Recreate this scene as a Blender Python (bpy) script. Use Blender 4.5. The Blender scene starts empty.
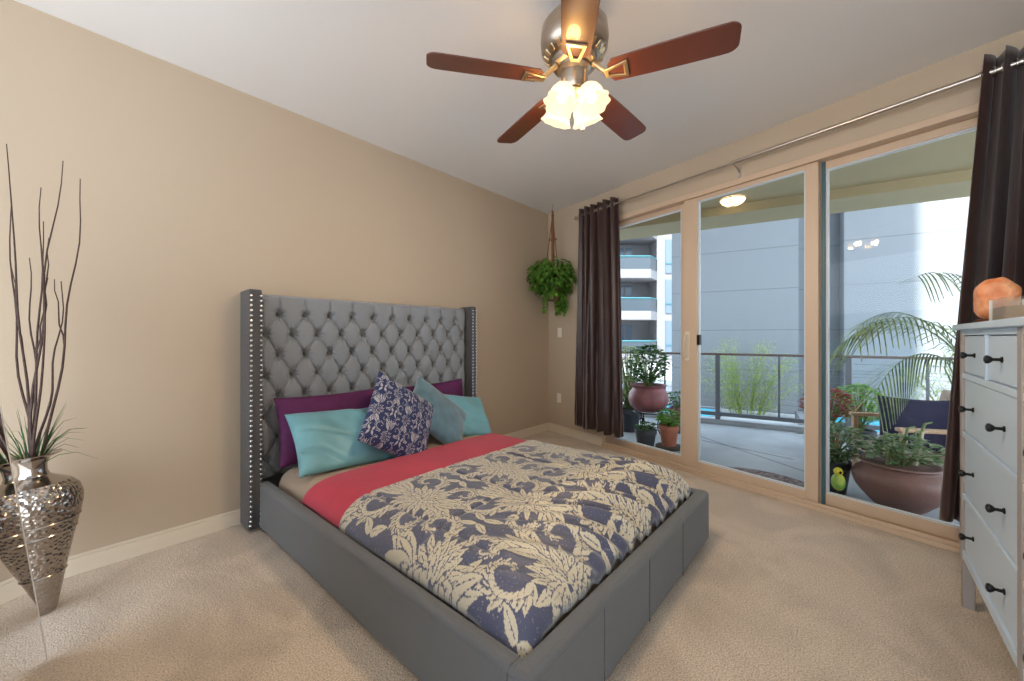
import bpy, bmesh, math, random
import numpy as np
from mathutils import Vector, Matrix, Euler

C = bpy.context.scene.collection
SC = bpy.context.scene
PI = math.pi
R = math.radians

# ------------------------------------------------------------------ camera, world, sun, exposure
cam_d = bpy.data.cameras.new('camera'); cam = bpy.data.objects.new('camera', cam_d); C.objects.link(cam)
cam.location = (0, 0, 1.2); cam.rotation_euler = (R(90), 0, R(41.1 - 90))
cam_d.sensor_width = 36; cam_d.lens = 392 / 1024 * 36; cam_d.shift_y = -3.5 / 1024; cam_d.clip_start = .02; cam_d.clip_end = 300
SC.camera = cam

w = bpy.data.worlds.new('sky'); SC.world = w; w.use_nodes = True
nt = w.node_tree; bg = nt.nodes['Background']
tc = nt.nodes.new('ShaderNodeTexCoord'); sx = nt.nodes.new('ShaderNodeSeparateXYZ'); rp = nt.nodes.new('ShaderNodeValToRGB')
nt.links.new(tc.outputs['Generated'], sx.inputs[0]); nt.links.new(sx.outputs[2], rp.inputs[0]); nt.links.new(rp.outputs[0], bg.inputs[0])
rp.color_ramp.elements[0].color = (.86, .93, 1, 1); rp.color_ramp.elements[1].color = (.62, .80, 1, 1)
bg.inputs[1].default_value = 2.9

sd = bpy.data.lights.new('sun', 'SUN'); so = bpy.data.objects.new('sun', sd); C.objects.link(so)
sd.energy = 9.0; sd.angle = R(1.0); sd.color = (1, .95, .88)
so.rotation_euler = Vector((.6, .1, -.8)).to_track_quat('-Z', 'Y').to_euler()

SC.view_settings.view_transform = 'Standard'; SC.view_settings.look = 'None'
SC.view_settings.gamma = 1; SC.view_settings.use_curve_mapping = False
SC.view_settings.exposure = 0.86

# ------------------------------------------------------------------ helpers
class MB:
    """collects geometry for ONE mesh"""
    def __init__(s): s.v = []; s.f = []; s.mi = []; s.cur = 0
    def add(s, vs, fs, M=None):
        n = len(s.v)
        for p in vs:
            p = Vector(p)
            s.v.append(tuple(M @ p) if M is not None else tuple(p))
        for f in fs: s.f.append(tuple(i + n for i in f)); s.mi.append(s.cur)
        return s
    def box(s, a, b, M=None):
        x0, y0, z0 = a; x1, y1, z1 = b
        return s.add([(x0,y0,z0),(x1,y0,z0),(x1,y1,z0),(x0,y1,z0),(x0,y0,z1),(x1,y0,z1),(x1,y1,z1),(x0,y1,z1)],
                     [(0,3,2,1),(4,5,6,7),(0,1,5,4),(1,2,6,5),(2,3,7,6),(3,0,4,7)], M)
    def lathe(s, prof, c=(0,0,0), n=32, M=None, cap=True, sc=(1,1)):
        vs = []; fs = []
        for r, z in prof:
            for i in range(n):
                a = 2*PI*i/n; vs.append((c[0]+r*math.cos(a)*sc[0], c[1]+r*math.sin(a)*sc[1], c[2]+z))
        for k in range(len(prof)-1):
            for i in range(n):
                j = (i+1) % n; fs.append((k*n+i, k*n+j, (k+1)*n+j, (k+1)*n+i))
        if cap:
            fs.append(tuple(range(n-1, -1, -1))); m = (len(prof)-1)*n; fs.append(tuple(range(m, m+n)))
        return s.add(vs, fs, M)
    def tube(s, pts, r, n=8, M=None, closed=False):
        pts = [Vector(p) for p in pts]; N = len(pts)
        rs = r if isinstance(r, (list, tuple)) else [r]*N
        vs = []; up = None
        for i, p in enumerate(pts):
            if closed: t = (pts[(i+1) % N]-pts[i-1])
            else: t = pts[min(i+1, N-1)]-pts[max(i-1, 0)]
            t.normalize()
            if up is None:
                up = Vector((0,0,1)) if abs(t.z) < .9 else Vector((1,0,0))
            a = t.cross(up); 
            if a.length < 1e-5: a = t.cross(Vector((0,1,0)))
            a.normalize(); b = a.cross(t).normalized(); up = b
            for k in range(n):
                q = 2*PI*k/n; vs.append(p + (a*math.cos(q)+b*math.sin(q))*rs[i])
        fs = []
        for i in range(N if closed else N-1):
            j = (i+1) % N
            for k in range(n):
                l = (k+1) % n; fs.append((i*n+k, i*n+l, j*n+l, j*n+k))
        if not closed:
            fs.append(tuple(range(n-1,-1,-1))); fs.append(tuple(range((N-1)*n, N*n)))
        return s.add(vs, fs, M)
    def prism(s, poly, z0, z1, M=None):
        n = len(poly)
        vs = [(x,y,z0) for x,y in poly]+[(x,y,z1) for x,y in poly]
        fs = [tuple(range(n-1,-1,-1)), tuple(range(n,2*n))]+[(i,(i+1)%n,n+(i+1)%n,n+i) for i in range(n)]
        return s.add(vs, fs, M)
    def ball(s, c, r, n=12, sc=(1,1,1), M=None):
        vs=[]; fs=[]; m=max(4,n//2)
        for i in range(1,m):
            t=PI*i/m
            for k in range(n):
                a=2*PI*k/n; vs.append((c[0]+r*sc[0]*math.sin(t)*math.cos(a), c[1]+r*sc[1]*math.sin(t)*math.sin(a), c[2]+r*sc[2]*math.cos(t)))
        T=len(vs); vs.append((c[0],c[1],c[2]+r*sc[2])); vs.append((c[0],c[1],c[2]-r*sc[2]))
        for i in range(m-2):
            for k in range(n):
                l=(k+1)%n; fs.append((i*n+k,(i+1)*n+k,(i+1)*n+l,i*n+l))
        for k in range(n):
            l=(k+1)%n; fs.append((T,k,l)); fs.append((T+1,(m-2)*n+l,(m-2)*n+k))
        return s.add(vs,fs,M)
    def leaf(s, base, d, up, L, W, bend=.2, fold=.15):
        """a pointed leaf with a midrib fold"""
        d = Vector(d).normalized(); up = Vector(up); side = d.cross(up)
        if side.length < 1e-4: side = d.cross(Vector((1,.3,.2)))
        side.normalize(); nn = side.cross(d).normalized(); b = Vector(base)
        prof = [(0,.05),(.18,.75),(.45,1.),(.75,.6),(1,.0)]
        vs=[]; 
        for t,wd in prof:
            c = b + d*(L*t) - nn*(bend*L*t*t)
            vs += [c - side*(W*.5*wd) + nn*(fold*W*wd), c, c + side*(W*.5*wd) + nn*(fold*W*wd)]
        fs=[]
        for i in range(len(prof)-1):
            k=i*3; fs += [(k,k+1,k+4,k+3),(k+1,k+2,k+5,k+4)]
        return s.add(vs, fs)

def wloc(o):
    v = Vector((0,0,0))
    while o is not None: v += Vector(o.location); o = o.parent
    return v

def obj(name, mb, m, parent=None, smooth=True, bevel=0, loc=None, absol=True, sub=0, seg=2, angle=35):
    me = bpy.data.meshes.new(name)
    off = Vector((0,0,0))
    if absol and parent is not None: off = wloc(parent)
    if parent is None and loc is not None: off = Vector(loc)
    me.from_pydata([tuple(Vector(v)-off) for v in mb.v], [], mb.f)
    ms = m if isinstance(m, (list, tuple)) else [m]
    for q in ms: me.materials.append(q)
    if len(ms) > 1: me.polygons.foreach_set('material_index', mb.mi)
    me.update()
    if smooth:
        me.polygons.foreach_set('use_smooth', [True]*len(me.polygons))
        try: me.set_sharp_from_angle(angle=R(angle))
        except Exception: pass
    o = bpy.data.objects.new(name, me); C.objects.link(o)
    if parent is not None: o.parent = parent
    elif loc is not None: o.location = loc
    if bevel:
        b = o.modifiers.new('bevel', 'BEVEL'); b.width = bevel; b.segments = seg; b.limit_method = 'ANGLE'; b.angle_limit = R(40)
    if sub:
        b = o.modifiers.new('sub', 'SUBSURF'); b.levels = sub; b.render_levels = sub
    return o

def tag(o, label, cat, group=None, kind=None):
    o['label'] = label
    if cat: o['category'] = cat
    if group: o['group'] = group
    if kind: o['kind'] = kind
    return o
def thing(name, label, cat, loc=(0,0,0), group=None, rz=0):
    o = bpy.data.objects.new(name, None); C.objects.link(o); o.location = loc; o.rotation_euler = (0,0,rz)
    o.empty_display_size = .1
    return tag(o, label, cat, group)
def struct(o): o['kind'] = 'structure'; return o
def sempty(name, loc=(0,0,0)):
    o = bpy.data.objects.new(name, None); C.objects.link(o); o.location = loc; return struct(o)

# ------------------------------------------------------------------ materials
def mat(name, col, rough=.6, metal=0, var=0, vscale=8, bump=0, bscale=40, col2=None, emit=None, es=0, sheen=0, spec=None,
        trans=0, detail=3, stretch=(1,1,1), coat=0, aniso=None):
    m = bpy.data.materials.new(name); m.use_nodes = True
    nt = m.node_tree; b = nt.nodes['Principled BSDF']
    b.inputs['Base Color'].default_value = (*col, 1); b.inputs['Roughness'].default_value = rough; b.inputs['Metallic'].default_value = metal
    if sheen: b.inputs['Sheen Weight'].default_value = sheen; b.inputs['Sheen Roughness'].default_value = .5
    if spec is not None: b.inputs['Specular IOR Level'].default_value = spec
    if coat: b.inputs['Coat Weight'].default_value = coat
    if trans: b.inputs['Transmission Weight'].default_value = trans
    if emit: b.inputs['Emission Color'].default_value = (*emit,1); b.inputs['Emission Strength'].default_value = es
    tc = nt.nodes.new('ShaderNodeTexCoord'); mp = nt.nodes.new('ShaderNodeMapping'); nt.links.new(tc.outputs['Object'], mp.inputs[0]); mp.inputs['Scale'].default_value = stretch
    if var or col2:
        n = nt.nodes.new('ShaderNodeTexNoise'); n.inputs['Scale'].default_value = vscale; n.inputs['Detail'].default_value = detail
        nt.links.new(mp.outputs[0], n.inputs[0]); r = nt.nodes.new('ShaderNodeValToRGB'); nt.links.new(n.outputs[0], r.inputs[0])
        c2 = col2 if col2 else tuple(min(1, c*(1+var)) for c in col); c1 = col if col2 else tuple(c*(1-var) for c in col)
        r.color_ramp.elements[0].color = (*c1,1); r.color_ramp.elements[1].color = (*c2,1)
        r.color_ramp.elements[0].position = .35; r.color_ramp.elements[1].position = .65
        nt.links.new(r.outputs[0], b.inputs['Base Color'])
    if bump:
        n2 = nt.nodes.new('ShaderNodeTexNoise'); n2.inputs['Scale'].default_value = bscale; n2.inputs['Detail'].default_value = 3
        nt.links.new(mp.outputs[0], n2.inputs[0]); bp = nt.nodes.new('ShaderNodeBump'); bp.inputs['Strength'].default_value = bump; bp.inputs['Distance'].default_value = .01
        nt.links.new(n2.outputs[0], bp.inputs['Height']); nt.links.new(bp.outputs[0], b.inputs['Normal'])
    return m

def leafmat(name, c1, c2, vscale=14, tr=.35):
    m = mat(name, c1, .45, col2=c2, vscale=vscale)
    nt = m.node_tree; b = nt.nodes['Principled BSDF']; out = nt.nodes['Material Output']
    t = nt.nodes.new('ShaderNodeBsdfTranslucent'); mx = nt.nodes.new('ShaderNodeMixShader'); mx.inputs[0].default_value = tr
    for l in list(nt.links):
        if l.to_socket == b.inputs['Base Color']: nt.links.new(l.from_socket, t.inputs[0])
    nt.links.new(b.outputs[0], mx.inputs[1]); nt.links.new(t.outputs[0], mx.inputs[2]); nt.links.new(mx.outputs[0], out.inputs[0])
    return m

M = {}
M['wall'] = mat('wall_paint', (.52,.425,.32), .7, bump=.05, bscale=120)
M['ceil'] = mat('ceiling_paint', (.85,.86,.88), .8, bump=.04, bscale=90)
M['trim'] = mat('white_trim_paint', (.74,.66,.54), .45)
M['frame'] = mat('almond_window_frame', (.62,.47,.34), .42)
M['seal'] = mat('pale_glazing_bead', (.60,.63,.66), .4)
M['seal_dark'] = mat('dark_seal', (.05,.12,.15), .4)
M['rail_up'] = mat('grey_upholstery', (.118,.130,.148), .75, var=.12, vscale=300, bump=.35, bscale=600, sheen=.25)
M['tuft'] = mat('grey_tufted_fabric', (.225,.25,.285), .42, var=.07, vscale=200, bump=.15, bscale=500, sheen=.35)
M['wing'] = mat('dark_grey_upholstery', (.072,.072,.076), .7, var=.12, vscale=300, bump=.35, bscale=600, sheen=.15)
M['button'] = mat('covered_button', (.10,.10,.105), .6)
M['nail'] = mat('chrome_nailhead', (.85,.86,.88), .18, metal=1)
M['dark'] = mat('black_metal', (.015,.015,.017), .35, metal=.6)
M['purple'] = mat('purple_cotton', (.095,.009,.080), .75, var=.12, vscale=20, bump=.15, bscale=60, sheen=0)
M['teal'] = mat('aqua_sateen', (.17,.42,.50), .42, var=.08, vscale=6, bump=.25, bscale=18, sheen=.2)
M['steelblue'] = mat('steel_blue_velvet', (.085,.19,.255), .55, var=.18, vscale=16, bump=.15, bscale=200, sheen=.7)
M['red'] = mat('crimson_cotton', (.50,.035,.075), .7, var=.07, vscale=5, bump=.12, bscale=25, sheen=.15)
M['sheet'] = mat('beige_mattress', (.42,.33,.25), .8, bump=.2, bscale=60)
M['chrome'] = mat('brushed_nickel', (.62,.58,.53), .28, metal=1)
M['nickel'] = mat('antique_nickel', (.42,.36,.30), .3, metal=1, var=.15, vscale=6, stretch=(1,1,8))
M['brass'] = mat('warm_champagne_metal', (.78,.62,.38), .28, metal=1)
M['bladewood'] = mat('cherry_blade', (.10,.030,.022), .32, col2=(.125,.037,.027), vscale=6, stretch=(1,1,1), coat=.3)
M['dresser'] = mat('pale_blue_white_lacquer', (.56,.70,.86), .38)
M['dresser_edge'] = mat('worn_grey_edge', (.36,.33,.32), .5)
M['curtain'] = mat('chocolate_satin', (.036,.014,.012), .38, var=.15, vscale=5, bump=.25, bscale=22, stretch=(1,1,.3), sheen=.25)
M['lining'] = mat('grey_curtain_lining', (.30,.27,.30), .6, bump=.3, bscale=20, stretch=(1,1,.4))
M['plate'] = mat('ivory_plate', (.80,.74,.64), .35)
M['terracotta'] = mat('terracotta', (.36,.12,.07), .75, var=.15, vscale=10, bump=.1)
M['mauve'] = mat('mauve_glazed_clay', (.22,.075,.085), .45, var=.25, vscale=7)
M['browncl'] = mat('brown_clay', (.17,.085,.070), .6, var=.15, vscale=4, bump=.1)
M['black_pot'] = mat('black_plastic', (.03,.035,.045), .55)
M['soil'] = mat('soil', (.05,.035,.025), .95, bump=.8, bscale=90)
M['soffit'] = mat('tan_stucco', (.31,.25,.14), .85, var=.04, vscale=3, bump=.3, bscale=80)
M['concrete'] = mat('grey_concrete', (.30,.32,.345), .8, var=.12, vscale=2.5, bump=.15, bscale=60)
M['railmetal'] = mat('bronze_rail_paint', (.10,.11,.13), .45)
M['railtop'] = mat('brown_rail_cap', (.11,.07,.06), .45)
M['cable'] = mat('steel_cable', (.28,.31,.34), .35, metal=.6)
M['bark'] = mat('willow_bark', (.055,.028,.022), .7, var=.3, vscale=60)
M['wood'] = mat('teak', (.42,.27,.16), .55, var=.15, vscale=5, stretch=(2,14,14))
M['wicker'] = mat('beige_wicker', (.40,.31,.25), .8, var=.25, vscale=90, bump=.6, bscale=120)
M['navyf'] = mat('navy_outdoor_fabric', (.014,.013,.045), .8, bump=.1, bscale=50)
M['apt'] = mat('white_stucco', (.19,.19,.20), .85)
M['aptglass'] = mat('distant_window_glass', (.10,.14,.19), .15)
M['tealrail'] = mat('teal_paint', (.02,.12,.14), .5)
M['balcglass'] = mat('grey_balcony_panel', (.045,.06,.075), .3)
M['water'] = mat('pool_water', (.06,.45,.60), .12, bump=.2, bscale=4)
M['rope'] = mat('jute_rope', (.22,.09,.04), .9, bump=.6, bscale=200)
M['gold'] = mat('warm_white_shade', (.9,.8,.6), .4, emit=(1,.72,.36), es=2.2)
M['lg1'] = leafmat('pothos_leaf', (.05,.18,.025), (.24,.48,.08))
M['lg2'] = leafmat('dark_green_leaf', (.02,.085,.02), (.07,.20,.05))
M['lg3'] = leafmat('fresh_green_leaf', (.09,.27,.03), (.25,.45,.08))
M['lg4'] = leafmat('bamboo_leaf', (.24,.33,.08), (.42,.50,.16))
M['lg5'] = leafmat('palm_leaflet', (.13,.20,.10), (.34,.42,.20))
M['lgred'] = leafmat('red_leaf', (.22,.03,.02), (.38,.08,.05))
M['lgvar'] = leafmat('variegated_leaf', (.06,.16,.04), (.38,.45,.30))
M['stem'] = mat('green_stem', (.12,.17,.05), .6)
M['cut'] = mat('pale_cut_stem', (.42,.34,.24), .8)

# carpet: bump + shaggy speckle + soft vacuum marks
m = mat('beige_carpet', (.42,.32,.235), .95, sheen=.3); M['carpet'] = m
nt = m.node_tree; b = nt.nodes['Principled BSDF']; tc = nt.nodes.new('ShaderNodeTexCoord')
def N(t): return nt.nodes.new(t)
n1 = N('ShaderNodeTexNoise'); n1.inputs['Scale'].default_value = 170; n1.inputs['Detail'].default_value = 4
n2 = N('ShaderNodeTexNoise'); n2.inputs['Scale'].default_value = 2.2; n2.inputs['Detail'].default_value = 3; n2.inputs['Distortion'].default_value = 1.2
n3 = N('ShaderNodeTexNoise'); n3.inputs['Scale'].default_value = 45; n3.inputs['Detail'].default_value = 3
for n in (n1,n2,n3): nt.links.new(tc.outputs['Object'], n.inputs[0])
r1 = N('ShaderNodeValToRGB'); r1.color_ramp.elements[0].position=.33; r1.color_ramp.elements[1].position=.62
r1.color_ramp.elements[0].color=(.47,.37,.28,1); r1.color_ramp.elements[1].color=(.90,.77,.63,1); nt.links.new(n1.outputs[0], r1.inputs[0])
r2 = N('ShaderNodeValToRGB'); r2.color_ramp.elements[0].position=.4; r2.color_ramp.elements[1].position=.6
r2.color_ramp.elements[0].color=(.86,.85,.84,1); r2.color_ramp.elements[1].color=(1.05,1.05,1.05,1); nt.links.new(n2.outputs[0], r2.inputs[0])
mm = N('ShaderNodeMix'); mm.data_type='RGBA'; mm.blend_type='MULTIPLY'; mm.inputs[0].default_value=1
nt.links.new(r1.outputs[0], mm.inputs[6]); nt.links.new(r2.outputs[0], mm.inputs[7]); nt.links.new(mm.outputs[2], b.inputs['Base Color'])
ad = N('ShaderNodeMath'); ad.operation='ADD'; nt.links.new(n1.outputs[0], ad.inputs[0]); nt.links.new(n3.outputs[0], ad.inputs[1])
bp = N('ShaderNodeBump'); bp.inputs['Strength'].default_value=.9; bp.inputs['Distance'].default_value=.012
nt.links.new(ad.outputs[0], bp.inputs['Height']); nt.links.new(bp.outputs[0], b.inputs['Normal'])

# window glass: clear with a fresnel mirror
m = bpy.data.materials.new('window_glass'); m.use_nodes=True; M['glass']=m; nt=m.node_tree
for n in list(nt.nodes):
    if n.type!='OUTPUT_MATERIAL': nt.nodes.remove(n)
out=[n for n in nt.nodes][0]
t=N('ShaderNodeBsdfTransparent'); t.inputs[0].default_value=(.955,.975,.985,1); g=N('ShaderNodeBsdfGlossy'); g.inputs['Roughness'].default_value=.0
fr=N('ShaderNodeFresnel'); fr.inputs[0].default_value=1.2; mx=N('ShaderNodeMixShader')
nt.links.new(fr.outputs[0],mx.inputs[0]); nt.links.new(t.outputs[0],mx.inputs[1]); nt.links.new(g.outputs[0],mx.inputs[2]); nt.links.new(mx.outputs[0],out.inputs[0])

# frosted shade glass of the fan lights: glows, lets the bulb through
m = bpy.data.materials.new('alabaster_shade_glass'); m.use_nodes=True; M['shade']=m; nt=m.node_tree
for n in list(nt.nodes):
    if n.type!='OUTPUT_MATERIAL': nt.nodes.remove(n)
out=nt.nodes[0]
t=N('ShaderNodeBsdfTransparent'); t.inputs[0].default_value=(1,.86,.62,1); d=N('ShaderNodeBsdfTranslucent'); d.inputs[0].default_value=(.05,.040,.028,1)
e=N('ShaderNodeEmission'); e.inputs[0].default_value=(1,.84,.58,1); e.inputs[1].default_value=.50
mx=N('ShaderNodeMixShader'); mx.inputs[0].default_value=.55; ads=N('ShaderNodeAddShader')
nt.links.new(t.outputs[0],mx.inputs[1]); nt.links.new(d.outputs[0],mx.inputs[2]); nt.links.new(mx.outputs[0],ads.inputs[0]); nt.links.new(e.outputs[0],ads.inputs[1]); nt.links.new(ads.outputs[0],out.inputs[0])
M['bulb'] = mat('lit_bulb', (1,.9,.7), .4, emit=(1,.86,.60), es=7)

# mirror, hammered silver
M['mirror'] = mat('mirror_silver', (.93,.93,.93), .0, metal=1)
m = mat('hammered_silver', (.42,.38,.345), .16, metal=1); M['hammered']=m; nt=m.node_tree; b=nt.nodes['Principled BSDF']
tc=N('ShaderNodeTexCoord'); vo=N('ShaderNodeTexVoronoi'); vo.inputs['Scale'].default_value=62; nt.links.new(tc.outputs['Object'],vo.inputs[0])
bp=N('ShaderNodeBump'); bp.inputs['Strength'].default_value=.9; bp.inputs['Distance'].default_value=.006; nt.links.new(vo.outputs['Distance'],bp.inputs['Height']); nt.links.new(bp.outputs[0],b.inputs['Normal'])
M['silver'] = mat('smooth_silver', (.44,.40,.37), .14, metal=1)

# salt rock
m = mat('orange_salt_rock', (.62,.20,.07), .5, col2=(.80,.42,.24), vscale=22, bump=1.0, bscale=40, emit=(1,.35,.12), es=.04); M['salt']=m
m.node_tree.nodes['Principled BSDF'].inputs['Subsurface Weight'].default_value=.4

# horizontal-board stucco of the neighbour (thin joints every metre)
def jointmat(name, col, step):
    m = mat(name, col, .85); nt=m.node_tree; b=nt.nodes['Principled BSDF']
    tc=nt.nodes.new('ShaderNodeTexCoord'); sp=nt.nodes.new('ShaderNodeSeparateXYZ'); nt.links.new(tc.outputs['Object'],sp.inputs[0])
    a=nt.nodes.new('ShaderNodeMath'); a.operation='MULTIPLY'; a.inputs[1].default_value=1/step; nt.links.new(sp.outputs[2],a.inputs[0])
    f=nt.nodes.new('ShaderNodeMath'); f.operation='FRACT'; nt.links.new(a.outputs[0],f.inputs[0])
    l=nt.nodes.new('ShaderNodeMath'); l.operation='LESS_THAN'; l.inputs[1].default_value=.022/step; nt.links.new(f.outputs[0],l.inputs[0])
    mx=nt.nodes.new('ShaderNodeMix'); mx.data_type='RGBA'; mx.inputs[6].default_value=(*col,1); mx.inputs[7].default_value=(*[c*.72 for c in col],1)
    nt.links.new(l.outputs[0],mx.inputs[0]); nt.links.new(mx.outputs[2],b.inputs['Base Color']); return m
M['neigh'] = jointmat('neighbour_panel_stucco', (.22,.235,.25), .98)

# two-tone fabric driven by a per-vertex woven pattern attribute
def patmat(name, c0, c1, rough, sheen, amp=2.2):
    m = mat(name, c0, rough, sheen=sheen, bump=.25, bscale=160); nt=m.node_tree; b=nt.nodes['Principled BSDF']
    at=nt.nodes.new('ShaderNodeAttribute'); at.attribute_name='weave'
    tc=nt.nodes.new('ShaderNodeTexCoord'); n=nt.nodes.new('ShaderNodeTexNoise'); n.inputs['Scale'].default_value=110; nt.links.new(tc.outputs['Object'],n.inputs[0])
    n.inputs['Detail'].default_value=4
    su=nt.nodes.new('ShaderNodeMath'); su.operation='MULTIPLY_ADD'; su.inputs[1].default_value=amp; su.inputs[2].default_value=-amp/2; nt.links.new(n.outputs[0],su.inputs[0])
    ad=nt.nodes.new('ShaderNodeMath'); ad.operation='ADD'; nt.links.new(at.outputs['Fac'],ad.inputs[0]); nt.links.new(su.outputs[0],ad.inputs[1])
    mr=nt.nodes.new('ShaderNodeMapRange'); mr.inputs[1].default_value=.25; mr.inputs[2].default_value=.75; nt.links.new(ad.outputs[0],mr.inputs[0])
    mx=nt.nodes.new('ShaderNodeMix'); mx.data_type='RGBA'; mx.inputs[6].default_value=(*c0,1); mx.inputs[7].default_value=(*c1,1)
    nt.links.new(mr.outputs[0],mx.inputs[0]); nt.links.new(mx.outputs[2],b.inputs['Base Color'])
    return m
M['damask'] = patmat('slate_and_cream_damask', (.066,.078,.150), (.60,.56,.44), .40, .45)
M['navypat'] = patmat('navy_and_white_damask', (.010,.026,.115), (.46,.46,.52), .7, .08, .6)

# ------------------------------------------------------------------ woven patterns (raster tiles)
class Tile:
    def __init__(s, w, h, res): s.w, s.h, s.res = w, h, res; s.nx=int(w/res); s.ny=int(h/res); s.a=np.zeros((s.ny,s.nx))
    def leaf(s, x, y, ang, L, W, vein=True, gap=.006, val=1.):
        # pointed leaf from (x,y) towards ang
        ca,sa=math.cos(ang),math.sin(ang)
        r=L+.03; X=np.arange(int((x-r)/s.res),int((x+r)/s.res)); Y=np.arange(int((y-r)/s.res),int((y+r)/s.res))
        gx,gy=np.meshgrid((X+.5)*s.res-x,(Y+.5)*s.res-y)
        u=gx*ca+gy*sa; v=-gx*sa+gy*ca; t=np.clip(u/L,0,1)
        wd=W*.5*np.power(np.sin(PI*np.power(t,.8)),.8)
        def put(mask,val):
            iy=np.mod(Y,s.ny)[:,None]*np.ones_like(X)[None,:]; ix=np.mod(X,s.nx)[None,:]*np.ones_like(Y)[:,None]
            s.a[iy[mask],ix[mask]]=val
        put((u>-gap)&(u<L+gap)&(np.abs(v)<wd+gap*(.3+.7*np.sin(PI*t))),0.)
        put((u>0)&(u<L)&(np.abs(v)<wd),val)
        if vein: put((u>L*.12)&(u<L*.8)&(np.abs(v)<W*.045),.15)
    def flower(s,x,y,r):
        for k,(rr,n,wf) in enumerate(((1.,23,.22),(.86,21,.21),(.70,19,.19),(.55,16,.17),(.40,13,.15),(.25,9,.12))):
            for i in range(n):
                a=2*PI*i/n+k*.25; R0=r*rr*(.90+.16*math.sin(i*2.4+k)); s.leaf(x+math.cos(a)*R0*.25,y+math.sin(a)*R0*.25*1.1,a,R0*.80,r*wf,vein=k<3,gap=.004)
    def scroll(s,x,y,r,a0,turn,sgn,n=22):
        pts=[]
        for i in range(n+1):
            t=i/n; rr=r*(1-.80*t); a=a0+sgn*turn*t; pts.append((x+rr*math.cos(a),y+rr*math.sin(a)))
        for i in range(0,n,1):
            t=i/n; p,q=pts[i],pts[i+1]; a=math.atan2(q[1]-p[1],q[0]-p[0]); L=r*(.85-.62*t)*(1 if i%2 else .8)
            s.leaf(p[0],p[1],a-sgn*(.75-.2*t),L,L*.44,vein=i<14,gap=.004)
        for i in range(n-1,-1,-1):
            t=i/n; p,q=pts[i],pts[i+1]; a=math.atan2(q[1]-p[1],q[0]-p[0]); L=r*(.55-.35*t)
            s.leaf(p[0],p[1],a-sgn*.05,L,r*(.26-.12*t),vein=False,gap=.003)
        s.leaf(pts[-1][0]-r*.1,pts[-1][1],0,r*.22,r*.20,vein=False)
    def sample(s,x,y):
        fx=np.mod(x/s.res-.5,s.nx); fy=np.mod(y/s.res-.5,s.ny); ix=np.floor(fx).astype(int); iy=np.floor(fy).astype(int); tx=fx-ix; ty=fy-iy
        jx=(ix+1)%s.nx; jy=(iy+1)%s.ny; ix%=s.nx; iy%=s.ny
        return (s.a[iy,ix]*(1-tx)+s.a[iy,jx]*tx)*(1-ty)+(s.a[jy,ix]*(1-tx)+s.a[jy,jx]*tx)*ty
def damask_tile(S=1., res=.0022, dense=True):
    T=Tile(.56*S,.84*S,res)
    for cx,cy in ((.14,.21),(.42,.63)):
        cx*=S; cy*=S
        for sg in (1,-1):
            T.scroll(cx+sg*.150*S,cy+.150*S,.088*S,-PI/2-sg*.3,5.6,sg)
            T.scroll(cx+sg*.150*S,cy-.130*S,.072*S,PI/2+sg*.3,5.2,-sg)
            for k in range(6 if dense else 3):
                T.leaf(cx+sg*.02*S,cy+.15*S+k*.018*S,PI/2-sg*(.15+.26*k),(.15-.008*k)*S,.040*S,gap=.004)
            for k in range(4 if dense else 1):
                T.leaf(cx+sg*.02*S,cy-.13*S,-PI/2+sg*(.2+.36*k),(.13-.01*k)*S,.038*S,gap=.004)
            T.leaf(cx+sg*.26*S,cy+.02*S,PI/2+sg*.4,.09*S,.034*S); T.leaf(cx+sg*.26*S,cy+.02*S,-PI/2-sg*.4,.09*S,.034*S)
        for k in (-2,-1,0,1,2): T.leaf(cx,cy+.11*S,PI/2+k*.30,(.19-.022*abs(k))*S,.046*S,gap=.004)
        for k in (-1.5,-.5,.5,1.5): T.leaf(cx,cy-.10*S,-PI/2+k*.36,.13*S,.042*S,gap=.004)
        T.flower(cx,cy,(.152 if dense else .105)*S)
    return T
T_BIG = damask_tile(1.0)

def setweave(o, vals):
    at = o.data.attributes.new('weave','FLOAT','POINT'); at.data.foreach_set('value', np.asarray(vals,dtype=np.float32).ravel())

def noise2(x, y, seed=0):
    """cheap smooth value from a sum of sines"""
    r = random.Random(seed); s = 0
    for k in range(6):
        a = r.uniform(0,2*PI); f = r.uniform(.6,1.8); p = r.uniform(0,6.3)
        s = s + np.sin((x*math.cos(a)+y*math.sin(a))*f+p)
    return s/6

# ------------------------------------------------------------------ the room
CO = Vector((4.121, 2.97)); WD = Vector((-.235, -.972)); WD.normalize(); WN = Vector((WD.y, -WD.x))   # WN points into the room
if WN.x > 0: WN = -WN
def WP(s, o, z): p = CO + WD*s + WN*o; return (p.x, p.y, z)
def wbox(mb, s0, s1, o0, o1, z0, z1):
    vs = [WP(s,o,z) for z in (z0,z1) for s,o in ((s0,o0),(s1,o0),(s1,o1),(s0,o1))]
    mb.add(vs, [(0,1,2,3),(7,6,5,4),(0,4,5,1),(1,5,6,2),(2,6,7,3),(3,7,4,0)])
CH = 2.78
S0, S1, HT = .92, 3.84, 2.47     # opening along the window wall, its height
SE = 3.98                          # end of the window wall

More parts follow.
